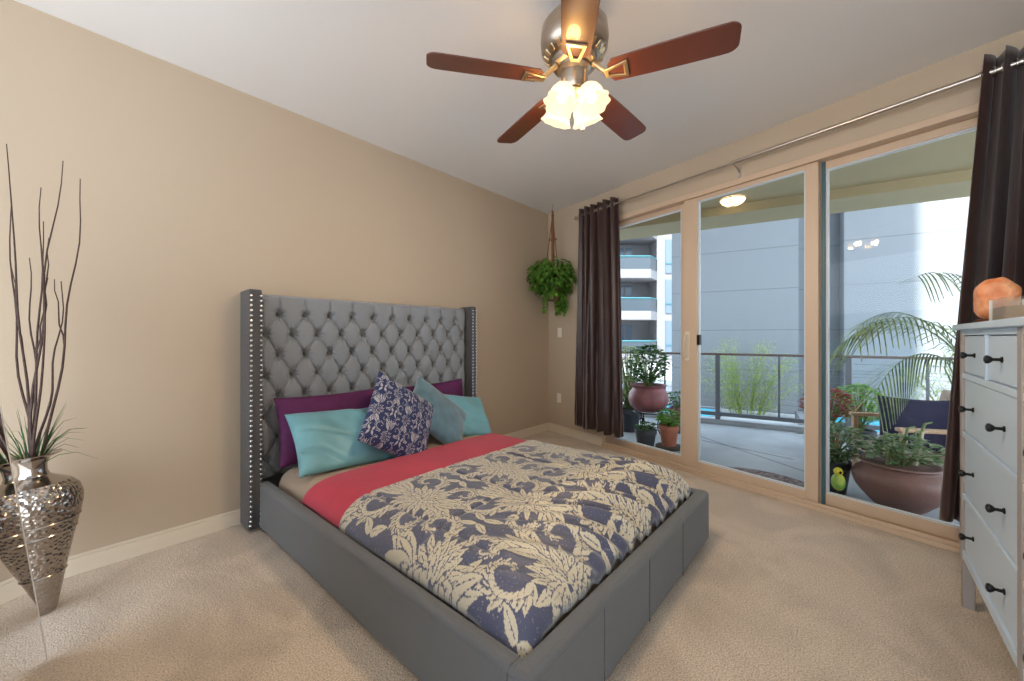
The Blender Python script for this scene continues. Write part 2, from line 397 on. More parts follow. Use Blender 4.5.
poly = [(-.9,-.9), (WP(SE,0,0)[0],-.9), (CO.x,CO.y), (-.9,2.97)]
struct(obj('floor', MB().prism(poly, -.15, 0), M['carpet'], smooth=False))
struct(obj('ceiling', MB().prism([(-.9,-1.02),(WP(SE,0,0)[0]+.0,-1.02),(WP(SE,0,0)[0],-.9),(CO.x,CO.y),(CO.x,3.09),(-.9,3.09)], CH, CH+.15), M['ceil'], smooth=False))
struct(obj('wall_left', MB().box((-.9,2.97,-.15),(CO.x+.14,3.09,CH)), M['wall'], smooth=False))
struct(obj('wall_dresser_side', MB().box((-.9,-1.02,-.15),(WP(SE,0,0)[0]+.1,-.9,CH)), M['wall'], smooth=False))
mb = MB(); wbox(mb,0,S0,0,-.14,-.15,CH); wbox(mb,S1,SE,0,-.14,-.15,CH); wbox(mb,S0,S1,0,-.14,HT,CH)
struct(obj('wall_right', mb, M['wall'], smooth=False))
# baseboards
mb = MB(); mb.box((-.9,2.955,0),(CO.x-.0,2.97,.085)); mb.box((-.9,2.96,.085),(CO.x,2.97,.10))
struct(obj('baseboard_left', mb, M['trim'], smooth=False, bevel=.003))
mb = MB(); wbox(mb,.0,S0,.015,0,0,.085); wbox(mb,.0,S0,.010,0,.085,.10)
struct(obj('baseboard_right', mb, M['trim'], smooth=False, bevel=.003))
# upper storeys of the building the room belongs to (they shade the neighbour)
UP = obj('upper_storeys', MB().box((-4,-2.45,2.95),(3.0,14,17.5)), M['apt'], smooth=False); struct(UP)

# window frame around the three panels
mb = MB()
wbox(mb,S0,S0+.05,.02,-.13,0,HT); wbox(mb,S1-.05,S1,.02,-.13,0,HT)
wbox(mb,S0,S1,.02,-.13,HT-.045,HT); wbox(mb,S0,S1,.035,-.13,-.0,.028); wbox(mb,S0,S1,.02,.0,.028,.05)
struct(obj('trim_1', mb, M['frame'], smooth=False, bevel=.003))

def panel(name, s0, s1, o, stile_l, stile_r, bot, top, bead=True, dark=None):
    e = sempty(name, WP((s0+s1)/2, o, 0))
    mb = MB(); z0, z1 = .03, HT-.045
    wbox(mb,s0,s0+stile_l,o+.02,o-.02,z0,z1); wbox(mb,s1-stile_r,s1,o+.02,o-.02,z0,z1)
    wbox(mb,s0+stile_l,s1-stile_r,o+.02,o-.02,z0,bot); wbox(mb,s0+stile_l,s1-stile_r,o+.02,o-.02,top,z1)
    obj('frame', mb, M['frame'], e, smooth=False, bevel=.003)
    a, b = s0+stile_l, s1-stile_r
    mb = MB(); wbox(mb,a,b,o+.003,o-.003,bot,top); obj('glass', mb, M['glass'], e, smooth=False)
    mb = MB(); wbox(mb,a,a+.014,o+.013,o-.012,bot,top); wbox(mb,b-.010,b,o+.013,o-.012,bot,top)
    wbox(mb,a+.014,b-.010,o+.013,o-.012,bot,bot+.012); wbox(mb,a+.014,b-.010,o+.013,o-.012,top-.012,top)
    q = obj('glazing_bead', mb, M['seal'], e, smooth=False)
    if dark:
        mb = MB(); wbox(mb,dark[0],dark[1],o+.03,o-.018,z0,z1); obj('dark_seal', mb, M['seal_dark'], e, smooth=False)
    return e
panel('window_1', S0+.05, 1.855, -.085, .05, .055, .095, 2.385)
d1 = panel('door_1', 1.86, 2.86, -.03, .125, .075, .105, 2.395)
panel('window_2', 2.84, S1-.05, -.085, .045, .05, .105, 2.375, dark=(2.865,2.885))
# door pull and keeper
h = MB(); h.tube([WP(1.895,-.008,1.02), WP(1.895,.035,1.03), WP(1.895,.045,1.08), WP(1.895,.045,1.16), WP(1.895,.035,1.21), WP(1.895,-.008,1.22)], .007, 8)
wbox(h,1.875,1.915,-.004,-.01,.99,1.25)
obj('handle', h, M['trim'], d1)
h = MB(); wbox(h,1.985,2.01,.0,-.04,1.13,1.22); obj('latch', h, M['dark'], d1, smooth=False, bevel=.003)

# wall plates on the right wall
def plate(name, label, s, z, kind):
    e = thing(name, label, 'switch' if kind else 'outlet', WP(s,.0,z))
    mb = MB(); wbox(mb,s-.036,s+.036,.006,0.0,z-.058,z+.058); obj('plate', mb, M['plate'], e, smooth=False, bevel=.003)
    mb = MB()
    if kind: wbox(mb,s-.016,s+.016,.011,.006,z-.032,z+.032)
    else:
        wbox(mb,s-.016,s+.016,.009,.006,z+.006,z+.034); wbox(mb,s-.016,s+.016,.009,.006,z-.034,z-.006)
    obj('rocker' if kind else 'socket', mb, M['plate'], e, smooth=False, bevel=.002)
plate('light_switch', 'ivory light switch plate on the wall below the hanging plant', .215, 1.255, True)
plate('wall_outlet', 'ivory wall outlet low beside the left curtain', .205, .44, False)

# ------------------------------------------------------------------ bed
BX0, BX1, BY0 = .80, 2.50, .64
bed = thing('bed', 'grey upholstered bed with tall tufted wingback headboard and nailhead trim', 'bed', (1.65, 1.75, 0))
RT = .295
def rounded_rail(x0,x1,y0,y1,z1): return MB().box((x0,y0,.015),(x1,y1,z1))
def rail(name, a, b, seams, axis):
    o = obj(name, MB().box(a,b), M['rail_up'], bed, bevel=.022, seg=4)
    for t in seams:
        sm = MB()
        if axis == 'x': p = [(t,a[1]-.0008,.02),(t,a[1]-.0008,RT-.02),(t,a[1]+.012,RT-.0005),(t,b[1]-.01,RT-.0005)]
        else: p = [(a[0]-.0008,t,.02),(a[0]-.0008,t,RT-.02),(a[0]+.012,t,RT-.0005),(b[0]-.01,t,RT-.0005)]
        sm.tube(p, .0022, 6); obj('seam', sm, M['button'], o)
    return o
rail('side_rail', (BX0,BY0+.001,.015), (BX0+.065,2.80,RT), (BY0+.075,), 'y')
rail('side_rail', (BX1-.065,BY0+.001,.015), (BX1,2.80,RT), (), 'y')
rail('footboard', (BX0+.0,BY0-.001,.015), (BX1,BY0+.07,RT+.002), (BX0+.02+.39*1, BX0+.02+.39*2, BX0+.02+.39*3.0+.03), 'x')
for (lx,ly) in ((BX0+.05,BY0+.05),(BX1-.05,BY0+.05)):
    obj('foot', MB().lathe([(.02,0),(.025,.02)],(lx,ly,0),12), M['dark'], bed)
# headboard
HX0, HX1, HZ = .742, 2.640, 1.490
hb = obj('headboard', MB().box((HX0+.055,2.885,.20),(HX1-.055,2.945,HZ-.012)), M['rail_up'], bed, bevel=.012)
# tufted cushion, displaced grid
px0, px1, pz0, pz1 = HX0+.074, HX1-.064, .30, HZ-.015
cols = 10; dx = .168; bx0 = .935; rows = [1.352-.1345*k for k in range(7)]
n_x, n_z = 330, 220
xs = np.linspace(px0,px1,n_x); zs = np.linspace(pz0,pz1,n_z); X,Z = np.meshgrid(xs,zs)
u = (X-bx0)/dx + (1.352-Z)/(2*.1345); v = (X-bx0)/dx - (1.352-Z)/(2*.1345)
du = np.abs(u-np.round(u)); dv = np.abs(v-np.round(v))
puff = np.power(np.clip(np.sin(PI*du),0,1),.38)*np.power(np.clip(np.sin(PI*dv),0,1),.38)
dist = np.sqrt(((du+dv)*dx*.5*1.0)**2 + ((du-dv)*.1345)**2)     # distance to the nearest button
u0 = (du); pit = np.exp(-((u-np.round(u))**2+(v-np.round(v))**2)/(2*.115**2))
crease1 = np.exp(-(dv/.028)**2); crease2 = np.exp(-(du/.035)**2)
hgt = .019*puff + .034 - .044*pit - .011*crease1 - .001*crease2
# radiating gathers round each button
ang = np.arctan2((u-np.round(u))-(v-np.round(v)), (u-np.round(u))+(v-np.round(v)))
rad = np.sqrt((u-np.round(u))**2+(v-np.round(v))**2)
hgt += .0052*np.sin(ang*11+np.round(u)*2.1+np.round(v)*1.3)*np.exp(-((rad-.22)/.12)**2)
# plain pleated band above the first row
tb = np.clip((Z-1.352)/.03,0,1)
fx = (X-bx0)/dx; dfx = np.abs(fx-np.round(fx))
band = .052 - .014*np.exp(-(dfx/.035)**2) - .004*np.exp(-(dfx/.12)**2)+.0015*noise2(X*60,Z*8,5)
pit1 = np.exp(-((X-(bx0+dx*np.round(fx)))**2+((Z-1.352)*1.0)**2)/(2*.017**2))
hgt = hgt*(1-tb)+(band-.03*pit1)*tb
# rolled edges
ex = np.clip(np.minimum(X-px0,px1-X)/.035,0,1); ez = np.clip((pz1-Z)/.035,0,1)
hgt = hgt*np.sqrt(1-(1-ex)**2)*np.sqrt(1-(1-ez)**2)
Y = 2.885 - hgt
mb = MB(); mb.v = [tuple(p) for p in np.stack([X,Y,Z],-1).reshape(-1,3)]
mb.f = [(j*n_x+i, j*n_x+i+1, (j+1)*n_x+i+1, (j+1)*n_x+i) for j in range(n_z-1) for i in range(n_x-1)]; mb.mi=[0]*len(mb.f)
obj('tufted_cushion', mb, M['tuft'], bed, angle=180)
but = MB().ball((0,0,0), .011, 10, (1,.55,1))
first = None
for k, z in enumerate(rows[:6]):
    for i in range(cols - (k % 2)):
        bxx = bx0 + dx*i + (dx/2 if k % 2 else 0)
        if first is None:
            first = obj('button', but, M['button'], hb, absol=False); o = first
        else:
            o = first.copy(); C.objects.link(o); o.parent = hb
        o.location = Vector((bxx, 2.885-.008, z)) - wloc(hb)
# wings with two rows of nailheads
nail = MB().ball((0,0,0), .0078, 8, (1,.6,1)); nproto = None
for side in (0,1):
    x0, x1 = (HX0, HX0+.072) if side == 0 else (HX1-.062, HX1)
    wmb = MB(); 
    prof = [(2.945,.015),(2.945,HZ),(2.77,HZ+.004),(2.755,HZ-.03),(2.755,.10),(2.775,.015)]
    vs = [(x0,y,z) for y,z in prof]+[(x1,y,z) for y,z in prof]; n=len(prof)
    wmb.add(vs,[tuple(range(n)),tuple(range(2*n-1,n-1,-1))]+[(i,n+i,n+(i+1)%n,(i+1)%n) for i in range(n)])
    wing = obj('wing', wmb, M['wing'], bed, bevel=.008)
    zs_ = [.05+.0305*i for i in range(47)]
    if side == 0:
        for xx in (x0+.010, x1-.010):
            for z in zs_:
                yy = 2.753 if z > .10 else 2.753+(.10-z)*.235
                if nproto is None: nproto = obj('nailhead', nail, M['nail'], wing, absol=False); o = nproto
                else: o = nproto.copy(); C.objects.link(o); o.parent = wing
                o.location = Vector((xx, yy, z)) - wloc(wing)
    else:
        nm = MB()
        for xx in (x0+.010, x1-.010):
            for z in zs_:
                yy = 2.753 if z > .10 else 2.753+(.10-z)*.235
                nm.add(nail.v, nail.f, Matrix.Translation((xx,yy,z)))
        o = obj('nailhead', nm, M['nail'], wing); o['kind'] = 'stuff'

# mattress in a beige sheet
mt = obj('mattress', MB().box((BX0+.085,BY0+.09,.05),(BX1-.085,2.82,.372)), M['sheet'], None, bevel=.13, seg=6, loc=(1.65,1.75,.05))
tag(mt, 'mattress in a beige fitted sheet inside the grey bed frame', 'mattress')

def blanket(name, m, x0,x1,y0,y1, zf, nx, ny, thick=.012, yedge=None, loc=(1.65,1.5,.3)):
    xs=np.linspace(x0,x1,nx); ys=np.linspace(y0,y1,ny); X,Y=np.meshgrid(xs,ys)
    if yedge is not None: Y = Y + yedge(X,Y)
    Z=zf(X,Y); n=nx*ny
    mb=MB(); top=np.stack([X,Y,Z],-1).reshape(-1,3); bot=top.copy(); bot[:,2]-=thick
    mb.v=[tuple(p) for p in top]+[tuple(p) for p in bot]
    for j in range(ny-1):
        for i in range(nx-1):
            a=j*nx+i; mb.f.append((a,a+1,a+nx+1,a+nx)); mb.f.append((n+a,n+a+nx,n+a+nx+1,n+a+1))
    ed=[j*nx for j in range(ny)]; er=[j*nx+nx-1 for j in range(ny)]; eb=list(range(nx)); et=list(range((ny-1)*nx,ny*nx))
    for e,fl in ((ed,0),(er,1),(eb,1),(et,0)):
        for a,b in zip(e[:-1],e[1:]): mb.f.append((a,b,n+b,n+a) if fl==0 else (b,a,n+a,n+b))
    mb.mi=[0]*len(mb.f)
    o=obj(name,mb,m,None,loc=loc,angle=180); return o,X,Y
LX0, LX1 = BX0+.062, BX1-.062
def edge_drop(X):    # soft rounding down into the frame at the two long sides
    l=np.clip((X-LX0)/.20,0,1); r=np.clip((LX1-X)/.12,0,1)
    return .135*(1-np.sqrt(1-(1-l)**2)) + .125*(1-np.sqrt(1-(1-r)**2))
def z_sheet(X,Y): return .408 + .003*noise2(X*7,Y*9,3) - edge_drop(X)
def z_comf(X,Y):
    f=np.clip((Y-(BY0+.07))/.30,0,1)
    z=.428+.012*noise2(X*4,Y*4,1)+.004*noise2(X*15,Y*13,2)-edge_drop(X)-.13*(1-np.sqrt(1-(1-f)**2))
    for xs_ in (1.02,1.50,1.98): z=z-.009*np.exp(-((X-xs_)/.012)**2)*np.clip((Y-.85)/.15,0,1)
    for ys_ in (1.30,): z=z-.007*np.exp(-((Y-ys_-.02*np.sin(X*5))/.010)**2)
    # gathers at the foot
    g=np.clip((1.25-Y)/.30,0,1)*np.clip((X-1.0)/.6,0.2,1)
    ph=(X*66+ (Y-.7)*40 + 2.2*noise2(X*6,Y*5,8))
    z=z+.017*g*np.sin(ph)+.012*g*np.sin(ph*.47+1.3+3*noise2(X*4,Y*6,9))
    # one long diagonal fold
    dd=(Y-1.10)+.28*(X-2.0); z=z-.014*np.exp(-(dd/.018)**2)*np.clip((X-1.55)/.2,0,1)*np.clip((2.3-X)/.1,0,1)
    return z
sh,_,_ = blanket('top_sheet', M['red'], LX0+.004, LX1-.004, 1.80, 2.24, z_sheet, 120, 50,
                 yedge=lambda X,Y: .035*np.sin((X-LX0)*1.6)*((Y-1.80)/.44)-.05*np.clip((LX0+.15-X)/.15,0,1)*((Y-1.8)/.44)*-1, thick=.02)
tag(sh, 'crimson red sheet folded back in a band across the bed', 'sheet')
cf,X,Y = blanket('comforter', M['damask'], LX0+.002, LX1-.002, BY0+.074, 1.845, z_comf, 560, 400, thick=.03)
yw = lambda X,Y: np.concatenate([T_BIG.sample(X-.72,Y-.1+.0*X).ravel()]*2)
setweave(cf, yw(X,Y))
tag(cf, 'slate blue comforter with cream and gold damask scrolls covering the bed', 'comforter')

# pillows
def pillow(name, m, label, c, xdir, updir, wd, ht, th, wr=.006, seed=1, n=44, pat=None, group=None, sag=0):
    rnd=random.Random(seed)
    a=np.linspace(-1,1,n); U,V=np.meshgrid(a,a)
    prof=np.power(np.clip((1-np.abs(U)**2.6)*(1-np.abs(V)**2.6),0,1),.5)
    # sides pulled in between the corners
    XX=U*wd/2*(1-.055*(1-V**2)*np.abs(U)**3); ZZ=V*ht/2*(1-.07*(1-U**2)*np.abs(V)**3)
    wn=noise2(U*5,V*5,seed)*wr+noise2(U*11+V*6,V*3,seed+7)*wr*.6
    wn=wn-wr*1.3*np.power(1-np.abs(np.sin(2.2*U+3.1*V+1.5*noise2(U*2.5,V*3,seed+3))),5)*np.clip(1.2-np.abs(V+.35)*1.2,0,1)
    F=prof*th/2+wn*np.clip(prof*1.6,0,1); B=-prof*th/2
    xd=Vector(xdir).normalized(); ud=Vector(updir); ud=(ud-xd*ud.dot(xd)).normalized(); nd=xd.cross(ud)
    mb=MB(); cc=Vector(c)
    P=np.array(cc)[None,:]+XX.reshape(-1,1)*np.array(xd)+ZZ.reshape(-1,1)*np.array(ud)
    f=P+F.reshape(-1,1)*np.array(nd); b=P+B.reshape(-1,1)*np.array(nd)
    mb.v=[tuple(p) for p in f]+[tuple(p) for p in b]; N2=n*n
    for j in range(n-1):
        for i in range(n-1):
            k=j*n+i; mb.f.append((k,k+1,k+n+1,k+n)); mb.f.append((N2+k,N2+k+n,N2+k+n+1,N2+k+1))
    mb.mi=[0]*len(mb.f)
    mb2=mb
    o=obj(name,mb2,m,None,loc=c,angle=180)
    bm=bmesh.new(); bm.from_mesh(o.data); bmesh.ops.remove_doubles(bm,verts=bm.verts,dist=.0004); bmesh.ops.recalc_face_normals(bm,faces=bm.faces); bm.to_mesh(o.data); bm.free()
    if pat is not None:
        co=np.zeros(len(o.data.vertices)*3); o.data.vertices.foreach_get('co',co); co=co.reshape(-1,3)
        x=co@np.array(xd); z=co@np.array(ud); setweave(o,pat.sample(x+.07,z+.11))
    tag(o,label,'pillow',group); return o
pillow('pillow', M['purple'], 'plum purple pillow standing against the headboard, left of the pair', (1.262,2.735,.595), (1,0,0), (0,.22,1), .76,.44,.15, seed=3)
pillow('pillow', M['purple'], 'plum purple pillow standing against the headboard, behind the right aqua pillow', (2.085,2.735,.590), (1,0,.012), (0,.22,1), .78,.44,.15, seed=4)
pillow('pillow', M['teal'], 'aqua pillow leaning on the left plum pillow beside the patterned cushion', (1.255,2.54,.535), (1,-.05,-.05), (0,.75,.72), .70,.46,.15, wr=.022, seed=5)
pillow('pillow', M['teal'], 'aqua pillow at the right side of the bed, beside the headboard wing', (2.24,2.55,.525), (.93,-.12,-.16), (.05,.62,.75), .60,.42,.14, wr=.022, seed=6)
pillow('throw_pillow', M['steelblue'], 'plain steel blue square cushion propped on its corner behind the navy cushion', (1.97,2.50,.585), (.70,-.28,-.62), (.42,.50,.62), .57,.44,.15, seed=8)
T_NAV = damask_tile(.38, .0012, False)
pillow('throw_pillow', M['navypat'], 'navy square cushion with white damask pattern propped on its corner', (1.555,2.39,.615), (.80,-.06,-.52), (.50,.42,.78), .55,.53,.17, seed=9, n=190, pat=T_NAV)

# ------------------------------------------------------------------ ceiling fan
FX, FY = 1.50, .94
fan = thing('ceiling_fan', 'ceiling fan with five cherry wood blades and a lit four shade light kit', 'ceiling fan', (FX,FY,CH))
F = lambda r,z: (r,z)
obj('canopy', MB().lathe([(.075,0),(.075,-.02),(.06,-.045),(.035,-.065),(.02,-.075)][::-1],(FX,FY,CH),32), M['nickel'], fan)
obj('downrod', MB().lathe([(.014,-.17),(.014,-.06)],(FX,FY,CH),16), M['nickel'], fan)
mot = obj('motor_housing', MB().lathe([(.02,2.64),(.06,2.635),(.115,2.61),(.145,2.57),(.15,2.52),(.145,2.475),(.125,2.445),(.10,2.43),(.095,2.405),(.07,2.395)][::-1],(FX,FY,0),48), M['nickel'], fan)
vents = MB()
for i in range(20):
    a=2*PI*i/20; Mx=Matrix.Translation((FX,FY,0))@Matrix.Rotation(a,4,'Z')@Matrix.Translation((.1235,0,2.447))@Matrix.Rotation(R(-38),4,'Y')
    vents.box((-.014,-.010,-.004),(.014,.010,.003),Mx)
obj('vent', vents, M['brass'], mot, bevel=.002)
obj('switch_housing', MB().lathe([(.03,2.285),(.052,2.295),(.06,2.32),(.06,2.37),(.075,2.385),(.075,2.40)],(FX,FY,0),32), M['nickel'], fan)
obj('light_hub', MB().lathe([(.008,2.235),(.016,2.245),(.022,2.262),(.045,2.275),(.05,2.285)],(FX,FY,0),24), M['brass'], fan)
for k in range(5):
    a = R(-.9+72*k)
    Mr = Matrix.Translation((FX,FY,2.352))@Matrix.Rotation(a,4,'Z')
    # bracket
    bk = MB()
    bk.tube([(.085,0,.045),(.11,0,.020),(.145,0,-.014)], [.013,.011,.011], 8, Mr)
    P=Mr@Matrix.Rotation(R(-11),4,'X')
    fr_=[(.135,-.020),(.135,.020),(.232,.042),(.232,-.042)]; inn=[(.153,-.010),(.153,.010),(.216,.026),(.216,-.026)]
    for zz0,zz1 in ((-.022,-.012),):
        vs=[(x,y,z) for z in (zz0,zz1) for x,y in fr_]+[(x,y,z) for z in (zz0,zz1) for x,y in inn]
        fs=[]
        for i in range(4):
            j=(i+1)%4; fs+=[(i,j,8+j,8+i),(4+i,12+i,12+j,4+j),(i,4+i,4+j,j),(8+i,8+j,12+j,12+i)]
        bk.add(vs,fs,P)
    br = obj('blade_bracket', bk, M['brass'], fan, bevel=.002)
    pts=[]
    for t,wd in ((.17,.116),(.30,.128),(.45,.134),(.58,.136)): pts.append((t,wd/2))
    for q in range(1,7):
        an=PI/2*q/6; pts.append((.60+.045*math.sin(an),.068-.035+.035*math.cos(an)))
    outl=[(.150,.03)]+pts; outl=outl+[(x,-y) for x,y in outl[::-1]]
    obj('blade', MB().prism(outl,-.012,-.005,P), M['bladewood'], fan, bevel=.002)
SS=.88
shade_prof=[(a*SS,b*SS) for a,b in [(.022,0),(.038,-.006),(.052,-.025),(.060,-.048),(.060,-.066),(.060,-.082),(.067,-.10),(.074,-.112)]]
for k in range(4):
    a = R(-48.9-90+45+90*k)
    Mr = Matrix.Translation((FX,FY,2.285))@Matrix.Rotation(a,4,'Z')
    arm = MB().tube([(.03,0,.0),(.045,0,.010),(.058,0,.006)],.008,8,Mr)
    arm.lathe([(.018,-.03),(.022,-.012),(.016,0)],(0,0,0),16,Mr@Matrix.Translation((.062,0,.008))@Matrix.Rotation(R(-24),4,'Y'))
    obj('lamp_arm', arm, M['brass'], fan)
    Sm = Mr@Matrix.Translation((.066,0,-.004))@Matrix.Rotation(R(-24),4,'Y')
    mb=MB(); n=40; vs=[];fs=[]
    for r,z in shade_prof:
        for i in range(n):
            q=2*PI*i/n; amp=max(0,(-z-.06)/.035)*.0055; rr=r+amp*math.cos(q*8); vs.append((rr*math.cos(q),rr*math.sin(q),z))
    for kk in range(len(shade_prof)-1):
        for i in range(n):
            j=(i+1)%n; fs.append((kk*n+i,kk*n+j,(kk+1)*n+j,(kk+1)*n+i))
    mb.add(vs,fs,Sm)
    so_=obj('lamp_shade', mb, M['shade'], fan, angle=180); sm_=so_.modifiers.new('solid','SOLIDIFY'); sm_.thickness=.003
    obj('bulb', MB().ball((0,0,-.05),.022,14,(1,1,1.3),Sm), M['bulb'], fan)
    ld=bpy.data.lights.new('bulb_light','POINT'); ld.energy=8; ld.color=(1,.74,.45); ld.shadow_soft_size=.03
    lo=bpy.data.objects.new('bulb_light',ld); C.objects.link(lo); lo.parent=fan; lo.location=(Sm@Vector((0,0,-.088)))-Vector((FX,FY,CH))
obj('pull_chain', MB().tube([(FX+.02,FY-.03,2.30),(FX+.02,FY-.032,2.14)],.0016,6).ball((FX+.02,FY-.032,2.125),.010,10,(1,1,1.2)), M['brass'], fan)
obj('pull_chain', MB().tube([(FX-.03,FY+.01,2.30),(FX-.03,FY+.01,2.18)],.0016,6).ball((FX-.03,FY+.01,2.17),.007,10,(1,1,1.4)), M['brass'], fan)

# ------------------------------------------------------------------ curtains and rod
rod = thing('curtain_rod', 'brushed nickel curtain rod above the sliding doors', 'curtain rod', WP(2.3,.1,2.575))
obj('pole', MB().tube([WP(.60,.10,2.575),WP(2.36,.10,2.575)],.010,12), M['chrome'], rod)
obj('pole', MB().tube([WP(2.34,.10,2.575),WP(3.93,.10,2.575)],.0135,12), M['chrome'], rod)
for s in (.585,): obj('finial', MB().ball(WP(s,.10,2.575),.020,14), M['chrome'], rod)
for s in (.70,2.345,3.86):
    mb=MB(); mb.tube([WP(s,.10,2.557),WP(s,.06,2.55),WP(s,.0,2.52)],.006,8); wbox(mb,s-.012,s+.012,.005,0,2.48,2.56); mb.tube([WP(s,.115,2.565),WP(s,.10,2.557),WP(s,.085,2.565)],.006,8)
    obj('bracket', mb, M['chrome'], rod)

def curtain(label, sa_t, sb_t, sa_b, sb_b, folds, amp, seed, zt=2.645, zb=.185):
    e = thing('curtain', label, 'curtain', WP((sa_t+sb_t)/2,.1,zb))
    n, mz = 220, 60; mb=MB(); rnd=random.Random(seed); ph=[rnd.uniform(-.5,.5) for _ in range(folds*2+4)]
    th=.003
    rows_=[]
    for layer in (0,1):
        for j in range(mz):
            t=j/(mz-1); z=zb+(zt-zb)*t
            for i in range(n):
                uu=i/(n-1); k=uu*folds
                w1=.22*math.sin(k*1.7+seed)+.12*math.sin(3*t+k*.9+seed)
                s=(sa_b+(sb_b-sa_b)*uu)*(1-t)**1.0+(sa_t+(sb_t-sa_t)*uu)*t
                s+= .012*math.sin(2*PI*(k*1.0)*2+1.1)*(1-.5*t)
                a=amp*(1+.25*math.sin(k*2.3+seed*2)) * (1.15-.25*t)
                o=.10+a*math.sin(2*PI*(k+w1*(1-t*.8)))+.003*math.sin(z*22+k*7)*(1-t)
                o=max(o,.022)
                zz=z+(.012*math.sin(k*5+seed) if j==0 else 0)+(.006*math.sin(2*PI*k) if j==mz-1 else 0)
                p=WP(s,o-layer*th,zz); mb.v.append(p)
    L=n*mz
    for j in range(mz-1):
        for i in range(n-1):
            a=j*n+i; mb.f.append((a,a+1,a+n+1,a+n)); mb.mi.append(0); mb.f.append((L+a,L+a+n,L+a+n+1,L+a+1)); mb.mi.append(1)
    for j in range(mz-1):
        a=j*n; mb.f.append((a,a+n,L+a+n,L+a)); a+=n-1; mb.f.append((a+n,a,L+a,L+a+n)); mb.mi+= [0,0]
    for i in range(n-1):
        mb.f.append((i+1,i,L+i,L+i+1)); a=L-n+i; mb.f.append((a,a+1,L+a+1,L+a)); mb.mi+=[0,0]
    obj('fabric', mb, [M['curtain'],M['lining']], e, angle=180)
    for q in range(folds*2):
        uu=(q+.0)/(folds*2)+.012; s=sa_t+(sb_t-sa_t)*uu
        ctr=Vector(WP(s,.10,2.575)); ring=[]
        dr=Vector((WD.x,WD.y,0))*.35+Vector((WN.x,WN.y,0))*(1 if q%2 else -1); dr.normalize()
        for i in range(20):
            a=2*PI*i/20; ring.append(ctr+Vector((0,0,1))*math.sin(a)*.021+dr*math.cos(a)*.021)
        obj('grommet', MB().tube(ring,.004,6,closed=True), M['chrome'], e)
    return e
curtain('chocolate brown satin curtain gathered at the left end of the window', .66, 1.20, .60, 1.27, 6, .040, 2)
curtain('dark brown satin curtain behind the dresser at the right end of the window', 3.60, 3.955, 3.43, 3.955, 5, .050, 5, zt=2.66)

# ------------------------------------------------------------------ hanging planter in the corner
HPX, HPY = 3.83, 2.70
hp = thing('hanging_planter', 'leafy green trailing plant hanging from a jute rope in the corner', 'hanging plant', (HPX,HPY,1.6))
obj('pot', MB().lathe([(.06,1.63),(.085,1.66),(.105,1.80),(.11,1.83),(.10,1.83),(.095,1.81)],(HPX,HPY,0),28), M['browncl'], hp)
mb=MB()
for k in range(3):
    a=R(20+120*k); q=[]
    for i in range(15):
        t=i/14; rr=.11*t**1.0; q.append((HPX+rr*math.cos(a),HPY+rr*math.sin(a),2.66-.84*t))
    mb.tube(q,.006,6)
mb.tube([(HPX,HPY,2.70),(HPX,HPY,2.5),(HPX+.004,HPY,2.2),(HPX,HPY,1.85)],[.010,.020,.018,.018],8)
for z in (2.64,2.36,2.1,1.95): mb.ball((HPX,HPY,z),.019,8,(1,1,1.2))
ring=[(HPX+.045*math.cos(2*PI*i/16),HPY+.045*math.sin(2*PI*i/16),2.36) for i in range(16)]; mb.tube(ring,.006,6,closed=True)
obj('macrame_rope', mb, M['rope'], hp)
mb=MB(); mb.tube([(HPX,HPY,2.69),(HPX,HPY,2.74),(HPX+.015,HPY,2.755),(HPX+.012,HPY,2.775),(HPX,HPY,CH)],.0035,8)
obj('hook', mb, M['chrome'], hp)
rnd=random.Random(4); mb=MB()
for i in range(1000):
    th=rnd.uniform(0,2*PI); v=rnd.uniform(-.95,1); rr=math.sqrt(max(0,1-v*v)); q=rnd.uniform(.55,1.05)
    p=Vector((HPX+.30*rr*math.cos(th)*q,HPY+.24*rr*math.sin(th)*q,1.91+.23*v*q))
    if p.z<1.68 and rnd.random()<.3: p.z-=.05
    d=Vector((math.cos(th),math.sin(th),rnd.uniform(-.9,.2)))
    mb.leaf(p,d,(rnd.uniform(-.4,.4),rnd.uniform(-.4,.4),1),rnd.uniform(.05,.085),rnd.uniform(.035,.055),.35)
for k in range(9):
    a=R(-48.9)+rnd.uniform(-1.2,1.2) if k<7 else rnd.uniform(0,6.3); L=rnd.uniform(.2,.34); x0=HPX+.10*math.cos(a);y0=HPY+.10*math.sin(a)
    pts=[]
    for i in range(8):
        t=i/7; pts.append((x0+.06*math.cos(a)*t+.01*math.sin(i+k),y0+.06*math.sin(a)*t,1.80-L*t))
    mb.tube(pts,.003,5)
    for p in pts[1:]:
        for _ in range(3):
            b=rnd.uniform(0,6.3); mb.leaf(p,(math.cos(b),math.sin(b),-.7),(0,0,1),rnd.uniform(.045,.07),.042,.3)
o=obj('foliage', mb, M['lg1'], hp, smooth=False)

